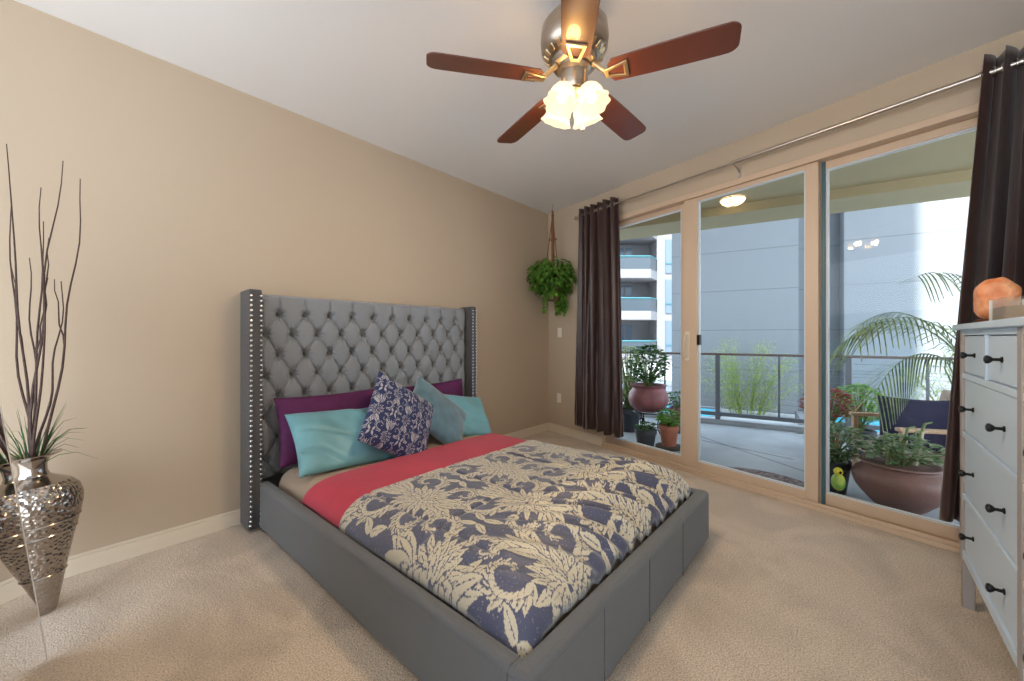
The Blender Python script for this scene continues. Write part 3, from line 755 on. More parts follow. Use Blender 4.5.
# ------------------------------------------------------------------ vase with branches, mirror
VX, VY = -.057, 2.666
TV = Matrix.Translation((VX,VY,0))@Matrix.Rotation(R(-4.0),4,Vector((.753,.657,0)).normalized())
vase = thing('floor_vase', 'tall hammered silver floor vase standing beside the mirror', 'vase', (VX,VY,0))
prof=[(.040,.002),(.046,.02),(.060,.09),(.076,.165),(.086,.21),(.106,.30),(.128,.385),(.143,.45),(.145,.49),(.135,.53),(.110,.56),(.075,.580),(.050,.595),(.042,.615),(.043,.645),(.054,.668),(.088,.684),(.090,.688),(.082,.686),(.046,.668),(.036,.64),(.036,.60)]
obj('body', MB().lathe(prof[:11],(0,0,0),64,TV), M['hammered'], vase)
obj('neck', MB().lathe(prof[10:],(0,0,0),48,TV,cap=False), M['silver'], vase)
for z,r in ((.168,.0765),(.345,.1175),(.395,.1305)):
    ring=[TV@Vector((r*math.cos(2*PI*i/48),r*math.sin(2*PI*i/48),z)) for i in range(48)]; obj('band', MB().tube(ring,.0045,6,closed=True), M['silver'], vase)
# bare branches: (tip offset along camera-right x, depth y, height)
ux, uy = Vector((.6574,-.7536,0)), Vector((.7536,.6574,0))
def branch(tip, bend, seed, r0=.0065, fork=None):
    rnd=random.Random(seed); base=TV@Vector((rnd.uniform(-.02,.02),rnd.uniform(-.02,.02),.60)); p1=Vector((VX,VY,0))+ux*tip[0]+uy*tip[1]+Vector((0,0,tip[2]))
    pts=[]; n=14
    for i in range(n+1):
        t=i/n; p=base.lerp(p1,t)+ux*(bend*math.sin(PI*t)*.5)+ux*(.006*math.sin(t*15+seed)*t*(1.2-t)*3)+uy*.006*math.sin(t*13+seed*2)
        pts.append(p)
    b=MB().tube(pts,[r0*(1-.72*i/n) for i in range(n+1)],6)
    for (i0,dxx,dz,nn) in (fork or []):
        s0=pts[i0]; q=[s0+ux*(dxx*(j/nn)**.8)+Vector((0,0,dz*j/nn))+ux*.006*math.sin(j*2.1) for j in range(nn+1)]
        b.tube(q,[r0*.55*(1-.6*j/nn) for j in range(nn+1)],5)
    return b
BR=[((.085,.0,1.97),-.03,1,[(7,.02,.35,6)]),((.140,.03,1.90),.05,2,[(6,-.045,.30,6)]),((-.03,.02,1.86),.03,3,[(6,.05,.32,6)]),
    ((.02,-.02,1.70),.07,4,[]),((-.155,.0,2.04),-.02,5,[(5,-.05,.4,5)]),((-.19,.04,1.80),-.07,6,[]),((-.09,.02,1.55),.04,7,[]),((.03,.05,1.45),.06,8,[])]
for i,(tip,bend,sd_,fk) in enumerate(BR):
    o=obj('willow_branch', branch(tip,bend,sd_,fork=fk), M['bark'], None, loc=(VX,VY,.6))
    tag(o,['bare branch of the vase with a fork, its tip third from the right','bare branch of the vase reaching furthest right over the beige wall','bare forked branch in the middle of the vase bunch, leaning slightly left','short bare branch rising straight up right of the middle of the vase bunch','tallest bare branch of the vase, at the far left of the bunch','bare branch of the vase at the far left, shorter than the tallest one','short bare branch of the vase, left of the middle','shortest bare branch of the vase, low at the right'][i],'branch','bare branches in the silver vase')
mb=MB(); rnd=random.Random(12)
for i in range(38):
    a=rnd.uniform(0,6.3); b0=TV@Vector((.02*math.cos(a),.02*math.sin(a),.62)); L=rnd.uniform(.12,.30); sp=rnd.uniform(.03,.14) if i>6 else rnd.uniform(.14,.22)
    pts=[b0+Vector((sp*math.cos(a)*(t**1.6),sp*math.sin(a)*(t**1.6),L*t-(.10*t**4 if sp>.1 else 0))) for t in (0,.25,.5,.75,1)]
    mb.tube(pts,[.0022,.002,.0016,.001,.0004],4)
o=obj('grass_sprays', mb, M['lg2'], None, loc=(VX,VY,.6)); tag(o,'tuft of dark green grass sprays at the mouth of the silver vase','grass',None,'stuff')

mir = thing('leaning_mirror', 'large leaning mirror with a thin silver edge at the far left', 'mirror', (-.06,1.4,0))
tl=math.atan(.115/1.03)
Mm=Matrix.Translation((-.036,0,.004))@Matrix.Rotation(-tl,4,'Y')
obj('mirror_glass', MB().box((-.012,.45,.0),(-.001,2.243,1.55),Mm), M['mirror'], mir, smooth=False)
mb=MB(); mb.box((-.014,2.243,0),(.0005,2.250,1.556),Mm); mb.box((-.016,.443,0),(.002,.45,1.556),Mm); mb.box((-.016,.45,1.55),(.002,2.243,1.556),Mm)
obj('frame', mb, mat('mirror_edge',(.80,.80,.82),.4), mir, smooth=False)
mb=MB(); mb.tube([tuple(Mm@Vector((-.018,1.35,1.25))),(-.62,1.35,.008)],.012,8); mb.tube([tuple(Mm@Vector((-.018,1.35,.45))),(-.42,1.35,.42)],.004,6)
obj('rear_strut', mb, M['dark'], mir)

# ------------------------------------------------------------------ dresser
DX0, DX1, DF, DB, DT = .97, 2.665, -.36, -.86, 1.255
dr = thing('dresser', 'pale blue white chest of drawers with black knobs at the right', 'dresser', ((DX0+DX1)/2,(DF+DB)/2,0))
obj('top', MB().box((DX0-.02,DB,DT-.025),(DX1+.02,DF+.02,DT)), M['dresser'], dr, bevel=.004)
mid=(DX0+DX1)/2
for lx in (DX0,mid-.0225,DX1-.045):
    mb=MB(); x0,x1=lx,lx+.045
    mb.box((x0,DF-.045,.22),(x1,DF,DT-.025)); mb.box((x0+.004,DF-.041,0),(x1-.004,DF-.004,.22)); obj('leg', mb, M['dresser_edge'], dr, bevel=.003)
for lx in (DX0,DX1-.045): obj('leg', MB().box((lx,DB,0),(lx+.045,DB+.045,DT-.025)), M['dresser_edge'], dr, bevel=.003)
for lx in (DX0+.006,DX1-.022): obj('side_panel', MB().box((lx,DB+.045,.22),(lx+.016,DF-.045,DT-.025)), M['dresser'], dr)
obj('back_panel', MB().box((DX0+.045,DB+.002,.22),(DX1-.045,DB+.012,DT-.025)), M['dresser'], dr)
zr=[(1.045,1.205),(.787,1.015),(.513,.757),(.262,.483)]
fr=MB()
for z0,z1 in ((1.208,1.23),(1.018,1.042),(.760,.784),(.486,.510),(.222,.259)):
    for a,b in ((DX0+.045,mid-.0225),(mid+.0225,DX1-.045)): fr.box((a,DF-.030,z0),(b,DF-.002,z1))
for a,b in ((DX0+.045,mid-.0225),(mid+.0225,DX1-.045)): c=(a+b)/2; fr.box((c-.011,DF-.030,1.042),(c+.011,DF-.002,1.208))
obj('face_frame', fr, M['dresser'], dr, smooth=False, bevel=.002)
def drawer(x0,x1,z0,z1,kn):
    mb=MB(); y1=DF-.009; y0=DF-.026
    mb.box((x0,y0,z0),(x1,y1,z1))
    o=obj('drawer', mb, M['dresser'], dr, bevel=.004)
    bx=MB(); bx.box((x0+.01,DB+.05,z0+.008),(x1-.01,y0,z0+.015)); 
    for kx in kn:
        zc=(z0+z1)/2
        Mk=Matrix.Translation((kx,DF-.009,zc))@Matrix.Rotation(R(-90),4,'X')
        obj('knob', MB().lathe([(.010,0),(.010,.003),(.0055,.006),(.005,.020),(.011,.026),(.0145,.032),(.013,.038),(.006,.041)],(0,0,0),20,Mk), M['dark'], o)
for a,b in ((DX0+.045,mid-.0225),(mid+.0225,DX1-.045)):
    c=(a+b)/2; g=.003
    drawer(a+g,c-.011-g,zr[0][0],zr[0][1],[(a+c)/2]); drawer(c+.011+g,b-g,zr[0][0],zr[0][1],[(c+b)/2])
    for z0,z1 in zr[1:]: drawer(a+g,b-g,z0,z1,[a+.17,b-.17])

# salt lamp
SLX,SLY=2.545,-.445
sl=thing('salt_lamp','rough orange salt rock lamp on the corner of the dresser','lamp',(SLX,SLY,DT))
rnd=random.Random(3)
mb=MB().ball((SLX,SLY,DT+.102),1.0,44)
def rock(v):
    d=Vector(v)-Vector((SLX,SLY,DT+.102)); q=(abs(d.x)**2.8+abs(d.y)**2.8+abs(d.z+.0)**2.8)**(1/2.8); d=d/q; return (SLX+d.x*.062,SLY+d.y*.060,DT+.102+d.z*.084)
mb.v=[rock(v) for v in mb.v]
mb.v=[tuple(Vector((SLX,SLY,DT+.102))+(Vector(v)-Vector((SLX,SLY,DT+.102)))*(1+.16*float(noise2((v[0]-SLX)*55,(v[2]-DT)*50+(v[1]-SLY)*40,6))+.07*float(noise2((v[0]-SLX)*120,(v[2]-DT)*110+(v[1]-SLY)*90,8)))) for v in mb.v]
obj('salt_rock', mb, M['salt'], sl, angle=50)
obj('base', MB().lathe([(.055,0),(.06,.004),(.06,.016),(.05,.02)],(SLX,SLY,DT),24), mat('dark_wood_base',(.10,.03,.02),.5), sl)
# glass box and a small bowl behind
gx0,gx1,gy0,gy1=2.12,2.30,-.47,-.385
gb=thing('glass_candle_box','square clear glass holder with sand inside, in front of the salt lamp','candle holder',((gx0+gx1)/2,(gy0+gy1)/2,DT))
gm=bpy.data.materials.new('clear_holder_glass'); gm.use_nodes=True; nt=gm.node_tree
for n in list(nt.nodes):
    if n.type!='OUTPUT_MATERIAL': nt.nodes.remove(n)
out=nt.nodes[0]; t=N('ShaderNodeBsdfTransparent'); t.inputs[0].default_value=(.93,.92,.88,1); g=N('ShaderNodeBsdfGlossy'); g.inputs['Roughness'].default_value=.03; mx=N('ShaderNodeMixShader'); mx.inputs[0].default_value=.12
nt.links.new(t.outputs[0],mx.inputs[1]); nt.links.new(g.outputs[0],mx.inputs[2]); nt.links.new(mx.outputs[0],out.inputs[0])
mb=MB(); H_=.082; tt=.006
mb.box((gx0,gy0,DT),(gx1,gy0+tt,DT+H_)); mb.box((gx0,gy1-tt,DT),(gx1,gy1,DT+H_)); mb.box((gx0,gy0+tt,DT),(gx0+tt,gy1-tt,DT+H_)); mb.box((gx1-tt,gy0+tt,DT),(gx1,gy1-tt,DT+H_)); mb.box((gx0+tt,gy0+tt,DT),(gx1-tt,gy1-tt,DT+.006))
obj('glass_wall', mb, gm, gb, smooth=False)
mb=MB(); mb.box((gx1-.0025,gy0,DT),(gx1+.0015,gy0+.008,DT+H_+.001)); mb.box((gx1-.0025,gy1-.008,DT),(gx1+.0015,gy1+.0005,DT+H_+.001)); obj('polished_edge', mb, mat('edge_glass',(.85,.87,.88),.2), gb, smooth=False)
obj('sand', MB().box((gx0+.008,gy0+.008,DT+.007),(gx1-.008,gy1-.008,DT+.052)), mat('tan_sand',(.42,.29,.18),.9,bump=.6,bscale=200), gb, smooth=False)
ib=thing('incense_bowl','small round brown bowl with a thin stick leaning in it, behind the glass holder','bowl',(2.36,-.60,DT))
obj('bowl', MB().lathe([(.03,0),(.05,.02),(.068,.055),(.066,.085),(.05,.105),(.045,.10),(.055,.075),(.05,.03)],(2.36,-.60,DT),28), M['browncl'], ib)
obj('stick', MB().tube([(2.36,-.60,DT+.05),(2.45,-.57,DT+.17)],.003,6), M['cut'], ib)
# black cable loop on the carpet behind the dresser leg
q=[]
for i in range(16):
    t=i/15; a=-.6+t*4.2; q.append((2.72+.05*math.cos(a)+.02*t,-.52+.07*math.sin(a),.012+.05*math.sin(PI*t)))
o=obj('power_cable', MB().tube(q,.005,8), M['dark'], None, loc=(2.72,-.5,0)); tag(o,'black power cable looping on the carpet beside the dresser leg','cable')

# ------------------------------------------------------------------ balcony
RL0 = Vector((6.0,1.635)); RD = Vector((.181,-.983)).normalized(); RNm = Vector((-RD.y,RD.x))   # towards the neighbour
if RNm.x < 0: RNm = -RNm
def RP(t,o,z): p=RL0+RD*t+RNm*o; return (p.x,p.y,z)
def rbox(mb,t0,t1,o0,o1,z0,z1):
    vs=[RP(t,o,z) for z in (z0,z1) for t,o in ((t0,o0),(t1,o0),(t1,o1),(t0,o1))]
    mb.add(vs,[(0,3,2,1),(4,5,6,7),(0,1,5,4),(1,2,6,5),(2,3,7,6),(3,0,4,7)])
T0,T1=-2.6,7.5
m=mat('balcony_concrete',(.30,.325,.35),.8,var=.12,vscale=2.2,bump=.12,bscale=60); nt=m.node_tree; b=nt.nodes['Principled BSDF']
a0=WP(-1.2,-.14,0); a1=WP(6.5,-.14,0); b1=RP(T1,.12,0); b0=RP(T0,.12,0)
bf=struct(obj('balcony_floor', MB().prism([a0[:2],a1[:2],b1[:2],b0[:2]],-.30,-.012), m, smooth=False))
jm=mat('joint_dark',(.12,.13,.15),.8)
def joint(p,q):
    p=Vector(p);q=Vector(q);d=(q-p).normalized();n_=Vector((-d.y,d.x))*.007
    return MB().prism([tuple(p-n_),tuple(q-n_),tuple(q+n_),tuple(p+n_)],-.013,-.0105)
for p,q in (((5.30,1.69),(4.24,.10)),((4.93,1.34),(4.75,.45))): struct(obj('floor_joint', joint(p,q), jm, smooth=False))
mb=MB(); rbox(mb,T0,T1,-.05,.12,-.012,.05); struct(obj('balcony_curb', mb, M['concrete'], smooth=False, bevel=.005))
# soffit with a dropped beam along the outer edge
c0=WP(-1.2,-.14,0); c1=WP(6.5,-.14,0); d1_=RP(T1,.1,0); d0_=RP(T0,.1,0)
struct(obj('balcony_ceiling', MB().prism([c0[:2],c1[:2],d1_[:2],d0_[:2]],2.86,3.1), M['soffit'], smooth=False))
mb=MB(); rbox(mb,T0,T1,-.55,.1,2.75,2.86); struct(obj('balcony_beam', mb, M['soffit'], smooth=False))
# ceiling lamp of the balcony
lx,ly=5.30,1.10
bl=thing('balcony_ceiling_light','small lit dome lamp on the balcony ceiling','lamp',(lx,ly,2.86))
obj('glass_dome', MB().lathe([(.02,-.085),(.07,-.075),(.11,-.05),(.135,-.015),(.14,0)],(lx,ly,2.86),32), M['gold'], bl)
mb=MB()
for k in range(3):
    a=PI*k/3; q=[]
    for i in range(13):
        t=-1+i/6; q.append((lx+.14*t*math.cos(a),ly+.14*t*math.sin(a),2.86-.088*math.sqrt(max(0,1-t*t))))
    mb.tube(q,.004,5)
mb.tube([(lx+.142*math.cos(2*PI*i/24),ly+.142*math.sin(2*PI*i/24),2.85) for i in range(24)],.006,6,closed=True)
obj('wire_cage', mb, M['railtop'], bl)

rl=thing('balcony_railing','dark metal balcony railing with horizontal cables','railing',RP(1,0,0))
mb=MB(); rbox(mb,T0,T1,-.03,.03,.945,.975); obj('top_rail', mb, M['railtop'], rl, smooth=False, bevel=.004)
mb=MB(); rbox(mb,T0,T1,-.02,.02,.10,.15); obj('bottom_rail', mb, M['railmetal'], rl, smooth=False)
for t in (-2.6,-1.2,.20,1.608,3.02,4.43,5.84,7.25):
    mb=MB(); rbox(mb,t-.03,t+.03,-.025,.025,.05,.945); obj('post', mb, M['railmetal'], rl, smooth=False, bevel=.003)
for t in (-.5,.911,2.30,3.72,5.13):
    mb=MB(); rbox(mb,t-.012,t+.012,-.010,.010,.15,.945); obj('picket', mb, M['railmetal'], rl, smooth=False)
for k in range(9):
    z=.23+k*.08; obj('cable', MB().tube([RP(T0,0,z),RP(T1,0,z)],.003,6), M['cable'], rl)

# ------------------------------------------------------------------ ground, pool, neighbours
GZ=-.6
struct(obj('ground', MB().box((-40,-60,GZ-.2),(90,70,GZ)), mat('pale_paving',(.40,.40,.40),.9,var=.06,vscale=1.5), smooth=False))
def pool(name,label,t0,t1,o0,o1):
    e=thing(name,label,'pool',RP((t0+t1)/2,(o0+o1)/2,GZ))
    mb=MB(); rbox(mb,t0,t1,o0,o1,GZ+.0,GZ+.14); obj('water', mb, M['water'], e, smooth=False)
    mb=MB()
    for a in ((t0-.12,t1+.12,o0-.12,o0),(t0-.12,t1+.12,o1,o1+.12),(t0-.12,t0,o0,o1),(t1,t1+.12,o0,o1)): rbox(mb,a[0],a[1],a[2],a[3],GZ,GZ+.18)
    obj('coping', mb, M['apt'], e, smooth=False)
pool('swimming_pool','turquoise pool beyond the railing, seen above the red leaved plant',1.6,4.6,1.9,4.3)
pool('plunge_pool','small turquoise pool seen under the railing, left of the bamboo',-1.6,-.05,2.7,3.9)
# neighbouring building with panel joints and a shallow recess
NO=5.0
nb=thing('neighbour_building','pale grey panelled building wall filling the view past the railing','building',RP(2.5,NO,GZ))
for (t0,t1,o,nm) in ((-1.15,1.60,NO-.0,'wall_panel'),(2.42,12.0,NO,'wall_panel')):
    mb=MB(); rbox(mb,t0,t1,o,o+6,GZ,6.6); obj(nm, mb, M['neigh'], nb, smooth=False)
mb=MB(); rbox(mb,1.60,2.42,NO+.55,NO+6,GZ,6.6); obj('recessed_panel', mb, M['neigh'], nb, smooth=False)

# apartment block: floors with balconies and window columns
ab=thing('apartment_building','white apartment block with teal railed balconies seen past the left curtain','building',(27.1,11.5,GZ),rz=R(-48.9))
def aobj(name, mb, m, parent=ab, **k): return obj(name, mb, m, parent, absol=False, smooth=False, **k)
fl=[-3.15,-.2,2.74,5.6,8.5,11.4]
z_=lambda z:z-GZ
aobj('facade', MB().box((-9,1.6,0),(1.2,9,z_(16))).box((1.2,0,0),(6,9,z_(16))).box((-9,0,0),(-3.0,9,z_(16))), M['apt'])
for z in fl[1:]:
    s=aobj('balcony', MB().prism([(-3.0,1.6),(-3.0,-1.2),(.35,-1.2),(1.25,.1),(1.25,1.6)],z_(z-.35),z_(z+.25)), M['apt'])
    rr=MB(); 
    for (p,q) in (((-3.0,-1.15),(.33,-1.15)),((.33,-1.15),(1.2,.1))):
        rr.tube([(p[0],p[1],z_(z+1.12)),(q[0],q[1],z_(z+1.12))],.07,6)
    aobj('rail_cap', rr, M['tealrail'], s)
    pp=MB()
    for (p,q) in (((-3.0,-1.15),(.33,-1.15)),((.33,-1.15),(1.2,.1))):
        d=(Vector(q)-Vector(p)).normalized(); nn_=Vector((-d.y,d.x))*.02
        pp.prism([tuple(Vector(p)-nn_),tuple(Vector(q)-nn_),tuple(Vector(q)+nn_),tuple(Vector(p)+nn_)],z_(z+.25),z_(z+1.06))
    aobj('glass_panel', pp, M['balcglass'], s)
    wv=aobj('balcony_door', MB().box((-1.2,1.52,z_(z+.25)),(-.15,1.6,z_(z+2.3))), M['aptglass'])
    aobj('mullion', MB().box((-.70,1.48,z_(z+.25)),(-.62,1.52,z_(z+2.3))), M['apt'], wv)
for z in fl:
    for x in (1.80,2.50,3.3,4.0):
        wv=aobj('window', MB().box((x,-.06,z_(z+.15)),(x+.42,.0,z_(z+2.55))), M['aptglass'])
        aobj('transom', MB().box((x,-.10,z_(z+.78)),(x+.42,-.06,z_(z+.86))), M['tealrail'], wv)

# ------------------------------------------------------------------ plants outside
def pot_plant(name,label,loc,prof,potm,leaf_m,n,rx,rz_,zc,L,W,seed,upright=.4,stems=True,cat='potted plant',leafprof=None,soil=True,group=None):
    e=thing(name,label,cat,loc,group); x,y,z=loc
    obj('pot', MB().lathe(prof,(x,y,z),40), potm, e)
    zt=max(p[1] for p in prof)
    r_in=[p[0] for p in prof][-1]
    if soil: obj('soil', MB().lathe([(r_in*.6,zt-.05),(r_in,zt-.03)],(x,y,z),20), M['soil'], e)
    rnd=random.Random(seed); mb=MB(); sb=MB()
    for i in range(n):
        th=rnd.uniform(0,2*PI); v=rnd.uniform(-.8,1); rr=math.sqrt(max(0,1-v*v))*rnd.uniform(.3,1.05)
        p=Vector((x+rx*rr*math.cos(th),y+rx*rr*math.sin(th),z+zc+rz_*v))
        d=Vector((math.cos(th),math.sin(th),upright+rnd.uniform(-.5,.5)))
        mb.leaf(p,d,(rnd.uniform(-.5,.5),rnd.uniform(-.5,.5),1),L*rnd.uniform(.7,1.2),W*rnd.uniform(.7,1.2),.25)
        if stems and i%9==0:
            q=Vector((x+rnd.uniform(-.2,.2)*r_in,y+rnd.uniform(-.2,.2)*r_in,z+zt-.03)); sb.tube([q,q.lerp(p,.5)+Vector((0,0,.03)),p],.004,5)
    obj('foliage', mb, leaf_m, e, smooth=False)
    if stems: obj('stems', sb, M['stem'], e)
    return e
G=-.012
# brown bowl planter at the right glass
BPX,BPY=3.87,-.24
bowl=[(.10,0),(.115,.008),(.145,.035),(.178,.07),(.208,.105),(.232,.14),(.248,.175),(.256,.205),(.257,.225),(.250,.248),(.234,.268),(.212,.284),(.198,.296),(.197,.306),(.208,.314),(.216,.322),(.213,.33),(.198,.33),(.186,.31)]
e=pot_plant('planter_bowl','wide brown clay bowl planter behind the right glass, with leafy plants',(BPX,BPY,G),bowl,M['browncl'],M['lgvar'],300,.22,.09,.42,.055,.034,21)
mb=MB()
for (a,h_,ln) in ((-.15,.22,.02),(-.06,.27,.06),(.02,.30,.10),(.07,.24,-.02)):
    p=Vector((BPX,BPY,G+.30))+ux*(a+.06); mb.tube([p,p+ux*ln*.5+Vector((0,0,h_*.6)),p+ux*ln+Vector((0,0,h_)),p+ux*(ln+.05)+Vector((0,0,h_+.01))],[.009,.008,.008,.006],8)
obj('bare_stem', mb, M['stem'], e)
p=Vector((BPX,BPY,G+.30))+ux*.11; obj('cut_stem', MB().tube([p,p+ux*.03+Vector((0,0,.12)),p+ux*.05+Vector((0,0,.24)),p+ux*.075+Vector((0,0,.25))],[.014,.013,.012,.010],8), M['cut'], e)
# leafy pots left of the bowl
std=lambda r,h:[(r*.68,0),(r*.70,.005),(r*.92,h*.78),(r,h*.8),(r,h),(r*.9,h),(r*.88,h*.9)]
pot_plant('potted_shrub','leafy white-edged plant in a dark ribbed pot left of the bowl planter',(3.98,.12,G),std(.11,.25),M['black_pot'],M['lgvar'],420,.19,.15,.38,.05,.032,22)
pot_plant('red_leaved_plant','red leaved plant by the railing beyond the bowl planter',(5.20,.20,G),std(.11,.22),M['terracotta'],M['lgred'],380,.22,.15,.52,.05,.034,23)
pot_plant('green_bush_pot','bright green bushy plant between the red plant and the navy cushion',(5.50,-.05,G),std(.13,.24),M['black_pot'],M['lg3'],420,.24,.20,.50,.05,.035,24)
# yellow and green parrot ornament
px_,py_=3.66,.085
e=thing('parrot_ornament','small yellow and green bird ornament beside the bowl planter','ornament',(px_,py_,G))
obj('body', MB().ball((px_,py_,.16),.042,20,(1,1,1.5)), mat('green_bird',(.13,.32,.06),.5,col2=(.55,.50,.04),vscale=9), e)
obj('head', MB().ball((px_,py_,.235),.028,16), mat('yellow_bird',(.62,.50,.03),.5), e)
obj('beak', MB().lathe([(.010,0),(.006,.015),(.001,.024)],(0,0,0),10,Matrix.Translation((px_-.02,py_-.012,.235))@Matrix.Rotation(R(-100),4,'Y')), M['dark'], e)
obj('stand', MB().lathe([(.035,0),(.035,.01),(.01,.02),(.01,.10)],(px_,py_,G),16), M['black_pot'], e)
# plant stand with the mauve pot
SX,SY=4.47,1.80
e=thing('plant_stand','black scrollwork metal plant stand under the mauve pot','plant stand',(SX,SY,G))
def ringo(r,z,c=(SX,SY)): return [(c[0]+r*math.cos(2*PI*i/28),c[1]+r*math.sin(2*PI*i/28),z) for i in range(28)]
obj('ring', MB().tube(ringo(.16,.335),.007,8,closed=True).tube(ringo(.11,.14),.006,8,closed=True), M['dark'], e)
for k in range(3):
    a=R(-60+120*k); q=[]
    for t in np.linspace(0,1,12): rr=.15-.05*math.sin(PI*t)+.04*(1-t)**3; q.append((SX+rr*math.cos(a),SY+rr*math.sin(a),G+.006+.34*t))
    obj('leg', MB().tube(q,.007,8), M['dark'], e)
    q=[]
    for i in range(22):
        t=i/21; rr=.055*(1-.8*t); b_=a; an=-PI/2+t*9; q.append((SX+(.175+rr*math.cos(an))*math.cos(b_),SY+(.175+rr*math.cos(an))*math.sin(b_),.24+rr*1.4*math.sin(an)))
    obj('scroll', MB().tube(q,.005,6), M['dark'], e)
mauve=[(.11,0),(.13,.01),(.175,.06),(.195,.12),(.185,.18),(.16,.215),(.155,.235),(.175,.26),(.18,.265),(.155,.265),(.14,.24)]
pot_plant('mauve_pot_plant','jade plant in a round mauve pot on the metal stand',(SX,SY,.343),[(a*1.15,b*1.15) for a,b in mauve],M['mauve'],M['lg2'],520,.21,.23,.52,.065,.036,31)
pot_plant('black_pot_plant','small plant in a black pot under the plant stand',(4.15,1.70,G),std(.115,.22),M['black_pot'],M['lg2'],60,.10,.04,.24,.05,.03,32)
e=tag(obj('stone_saucer', MB().lathe([(.13,0),(.15,.01),(.15,.03),(.13,.035)],(4.34,1.52,G),28,sc=(1,.9)), M['soil'], None, loc=(4.34,1.52,G)),'dark round stone saucer under the terracotta pot','saucer')
pot_plant('terracotta_pot_plant','bright green plant in a plain terracotta pot on the dark saucer',(4.34,1.52,G+.035),std(.105,.22),M['terracotta'],M['lg3'],150,.12,.08,.29,.06,.036,33)
pot_plant('small_mauve_pot','small plant in a little mauve pot right behind the terracotta pot',(5.15,1.70,.16),std(.10,.14),M['mauve'],M['lg2'],140,.13,.10,.24,.05,.035,34)
o=obj('pot_feet_stand', MB().lathe([(.09,G),(.10,.0),(.06,.02),(.06,.14),(.10,.155),(.10,.16)],(5.15,1.70,0),20), M['black_pot'], None, loc=(5.15,1.70,G)); tag(o,'short black pedestal under the little mauve pot','pedestal')
pot_plant('fern_bush','pale green feathery shrub behind the mauve pot, beside the curtain',(4.82,2.20,G),std(.16,.30),M['black_pot'],M['lg4'],900,.30,.36,.72,.06,.016,35)
# half-round doormat at the sliding door
m=mat('patterned_coir',(.06,.04,.04),.95,col2=(.26,.20,.20),vscale=38,bump=.5,bscale=150)
cx=Vector(WP(2.42,-.17,0)[:2]); pl=[]
for i in range(33):
    a=PI*i/32; q=cx+WD*(.46*math.cos(a))-WN*(.40*math.sin(a)); pl.append((q.x,q.y))
o=obj('doormat', MB().prism(pl,G+.001,G+.014), m, None, smooth=False, loc=(cx.x,cx.y,G)); tag(o,'dark patterned half round doormat outside the sliding door','doormat')
# bamboo beyond the railing
def bamboo(label,c,h_,rx,n,seed):
    e=thing('bamboo_clump',label,'bamboo',(c[0],c[1],GZ),'bamboo beyond the railing'); rnd=random.Random(seed); st=MB(); mb=MB()
    for k in range(26):
        a=rnd.uniform(-1,1); dpt=rnd.uniform(-.3,.3); hh=h_*rnd.uniform(.55,1)*(1-.35*abs(a)); lean=a*rx
        p0=Vector((c[0],c[1],GZ))+Vector((RD.x,RD.y,0))*a*rx*.35; p1=p0+Vector((RD.x,RD.y,0))*lean*.8+Vector((RNm.x,RNm.y,0))*dpt+Vector((0,0,hh))
        pm=p0.lerp(p1,.5)-Vector((RD.x,RD.y,0))*lean*.12; st.tube([p0,pm,p1],[.010,.008,.003],5)
        for i in range(n):
            t=rnd.uniform(.12,1.0); p=(p0.lerp(pm,t*2) if t<.5 else pm.lerp(p1,t*2-1)); b_=rnd.uniform(0,6.3)
            p=p+Vector((rnd.uniform(-.16,.16),rnd.uniform(-.16,.16),rnd.uniform(-.08,.08)))
            mb.leaf(p,(math.cos(b_),math.sin(b_),rnd.uniform(-.8,.3)),(0,0,1),rnd.uniform(.06,.11),.012,.3)
    obj('cane', st, M['lg4'], e); obj('foliage', mb, M['lg4'], e, smooth=False)
b1_=RP(.55,4.3,0); bamboo('feathery bamboo clump beyond the railing, framed by the sliding door',b1_,2.1,.9,200,41)
b2_=RP(3.3,1.0,0); bamboo('bright bamboo clump beyond the railing, behind the palm fronds',b2_,2.2,.9,200,42)

# ------------------------------------------------------------------ lounge chair, navy cushion, palm
e=thing('outdoor_armchair','beige woven outdoor armchair with wooden arms behind the bowl planter','chair',(4.61,-.34,G))
cA=Vector((4.61,-.34,0)); ax=Vector((.6574,-.7536,0)).normalized(); ax=(ax*.96+Vector((.7536,.6574,0))*(-.28)).normalized(); ay=Vector((-ax.y,ax.x,0))
def ch(a,b,z): return cA+ax*a+ay*b+Vector((0,0,z))
def cbox(mb,a0,a1,b0,b1,z0,z1):
    vs=[ch(a,b,z) for z in (z0,z1) for a,b in ((a0,b0),(a1,b0),(a1,b1),(a0,b1))]; mb.add(vs,[(0,3,2,1),(4,5,6,7),(0,1,5,4),(1,2,6,5),(2,3,7,6),(3,0,4,7)])
for b_ in (-.30,.36):
    mb=MB(); cbox(mb,-.24,.42,b_-.03,b_+.03,.47,.50); obj('arm', mb, M['wood'], e, smooth=False, bevel=.008)
    for a_ in (-.20,.38):
        mb=MB(); cbox(mb,a_-.02,a_+.02,b_-.02,b_+.02,G,.47); obj('leg', mb, M['wood'], e, smooth=False, bevel=.004)
mb=MB(); cbox(mb,-.26,.36,-.27,.33,.18,.26); obj('seat', mb, M['wicker'], e, bevel=.03, seg=3)
mb=MB(); vs=[ch(a,b,z) for z,o_ in ((.25,0),(.74,.10)) for a,b in ((.30+o_,-.25),(.35+o_,-.25),(.35+o_,.31),(.30+o_,.31))]
mb.add(vs,[(0,3,2,1),(4,5,6,7),(0,1,5,4),(1,2,6,5),(2,3,7,6),(3,0,4,7)]); obj('backrest', mb, M['wicker'], e, bevel=.02, seg=3)
pillow('outdoor_cushion', M['navyf'], 'dark navy cushion propped on the outdoor armchair', tuple(ch(.055,.02,.475)), ax+Vector((0,0,-.05)), (0.12,.10,1), .50,.44,.17, seed=50)
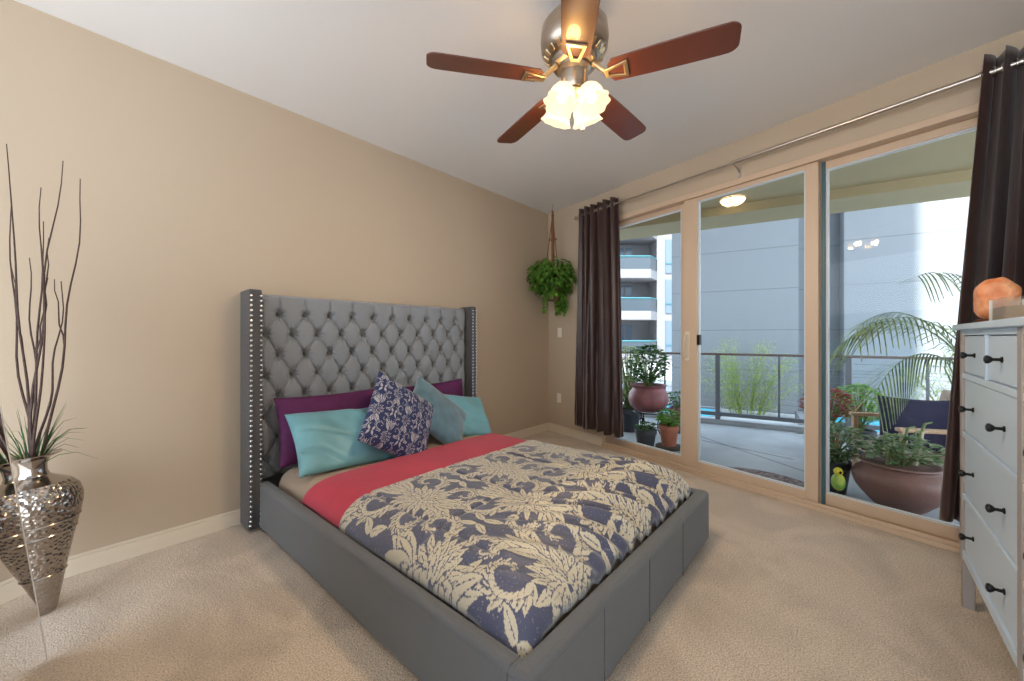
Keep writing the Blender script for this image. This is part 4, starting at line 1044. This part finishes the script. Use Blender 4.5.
# palm
PX,PY=4.18,-.72
e=thing('potted_palm','potted palm with long drooping fronds behind the right curtain','palm',(PX,PY,G))
obj('pot', MB().lathe(std(.17,.32),(PX,PY,G),32), M['terracotta'], e)
obj('soil', MB().lathe([(.08,.27),(.15,.29)],(PX,PY,G),24), M['soil'], e)
obj('trunk', MB().tube([(PX,PY,.27),(PX+.01,PY,.5),(PX,PY+.02,.72)],[.035,.03,.028],10), M['bark'], e)
def frond(ctrl, leafL, seed, n=30):
    rnd=random.Random(seed); P=[Vector(c) for c in ctrl]; mb=MB(); pts=[]
    def bez(t):
        Q=P[:]
        while len(Q)>1: Q=[Q[i].lerp(Q[i+1],t) for i in range(len(Q)-1)]
        return Q[0]
    for i in range(17): pts.append(bez(i/16))
    mb.tube(pts,[.006*(1-.8*i/16)+.001 for i in range(17)],5)
    for i in range(n):
        t=.28+.72*i/(n-1); p=bez(t); tg=(bez(min(1,t+.02))-bez(t-.02)).normalized(); sd_=tg.cross(Vector((0,0,1))).normalized()
        L=leafL*(.55+.45*math.sin(PI*min(1,(t-.2)*1.15)))
        for sg in (-1,1):
            d=(sd_*sg*.75+tg*.7+Vector((0,0,-.12+rnd.uniform(-.08,.08)))).normalized()
            q=[]; 
            nn_=d.cross(Vector((0,0,1))).normalized()
            for k in range(5):
                s=k/4; q.append(p+d*L*s-Vector((0,0,1))*L*.45*s*s)
            vs=[]
            for k,c_ in enumerate(q):
                w_=.0040*(1-abs(k/4-.35)*1.3)+.0012; vs+=[c_-nn_*w_,c_+nn_*w_]
            mb.add(vs,[(2*k,2*k+1,2*k+3,2*k+2) for k in range(4)])
    return mb
T=Vector((PX,PY,.70))
def FP(right, depth, z): p=Vector((PX,PY,0))+ux*right+uy*depth; return (p.x,p.y,z)
FR=[[T,FP(-.05,0,1.25),FP(-.30,-.05,1.75),FP(-.62,-.1,1.60)],
    [T,FP(-.10,0,1.15),FP(-.45,.0,1.50),FP(-.98,-.05,1.25)],
    [T,FP(-.15,.05,1.05),FP(-.45,.1,1.30),FP(-.70,.12,.80)],
    [T,FP(-.05,-.1,1.1),FP(-.2,-.1,1.4),FP(-.45,-.1,1.0)],
    [T,FP(.1,.1,1.2),FP(.3,.2,1.6),FP(.6,.2,1.3)],
    [T,FP(.0,.2,1.2),FP(-.1,.5,1.6),FP(-.2,.8,1.3)],
    [T,FP(-.1,.1,1.2),FP(-.35,.3,1.55),FP(-.65,.45,1.15)]]
for i,c_ in enumerate(FR): obj('frond', frond(c_, .36, i, 26), M['lg5'], e, smooth=False)
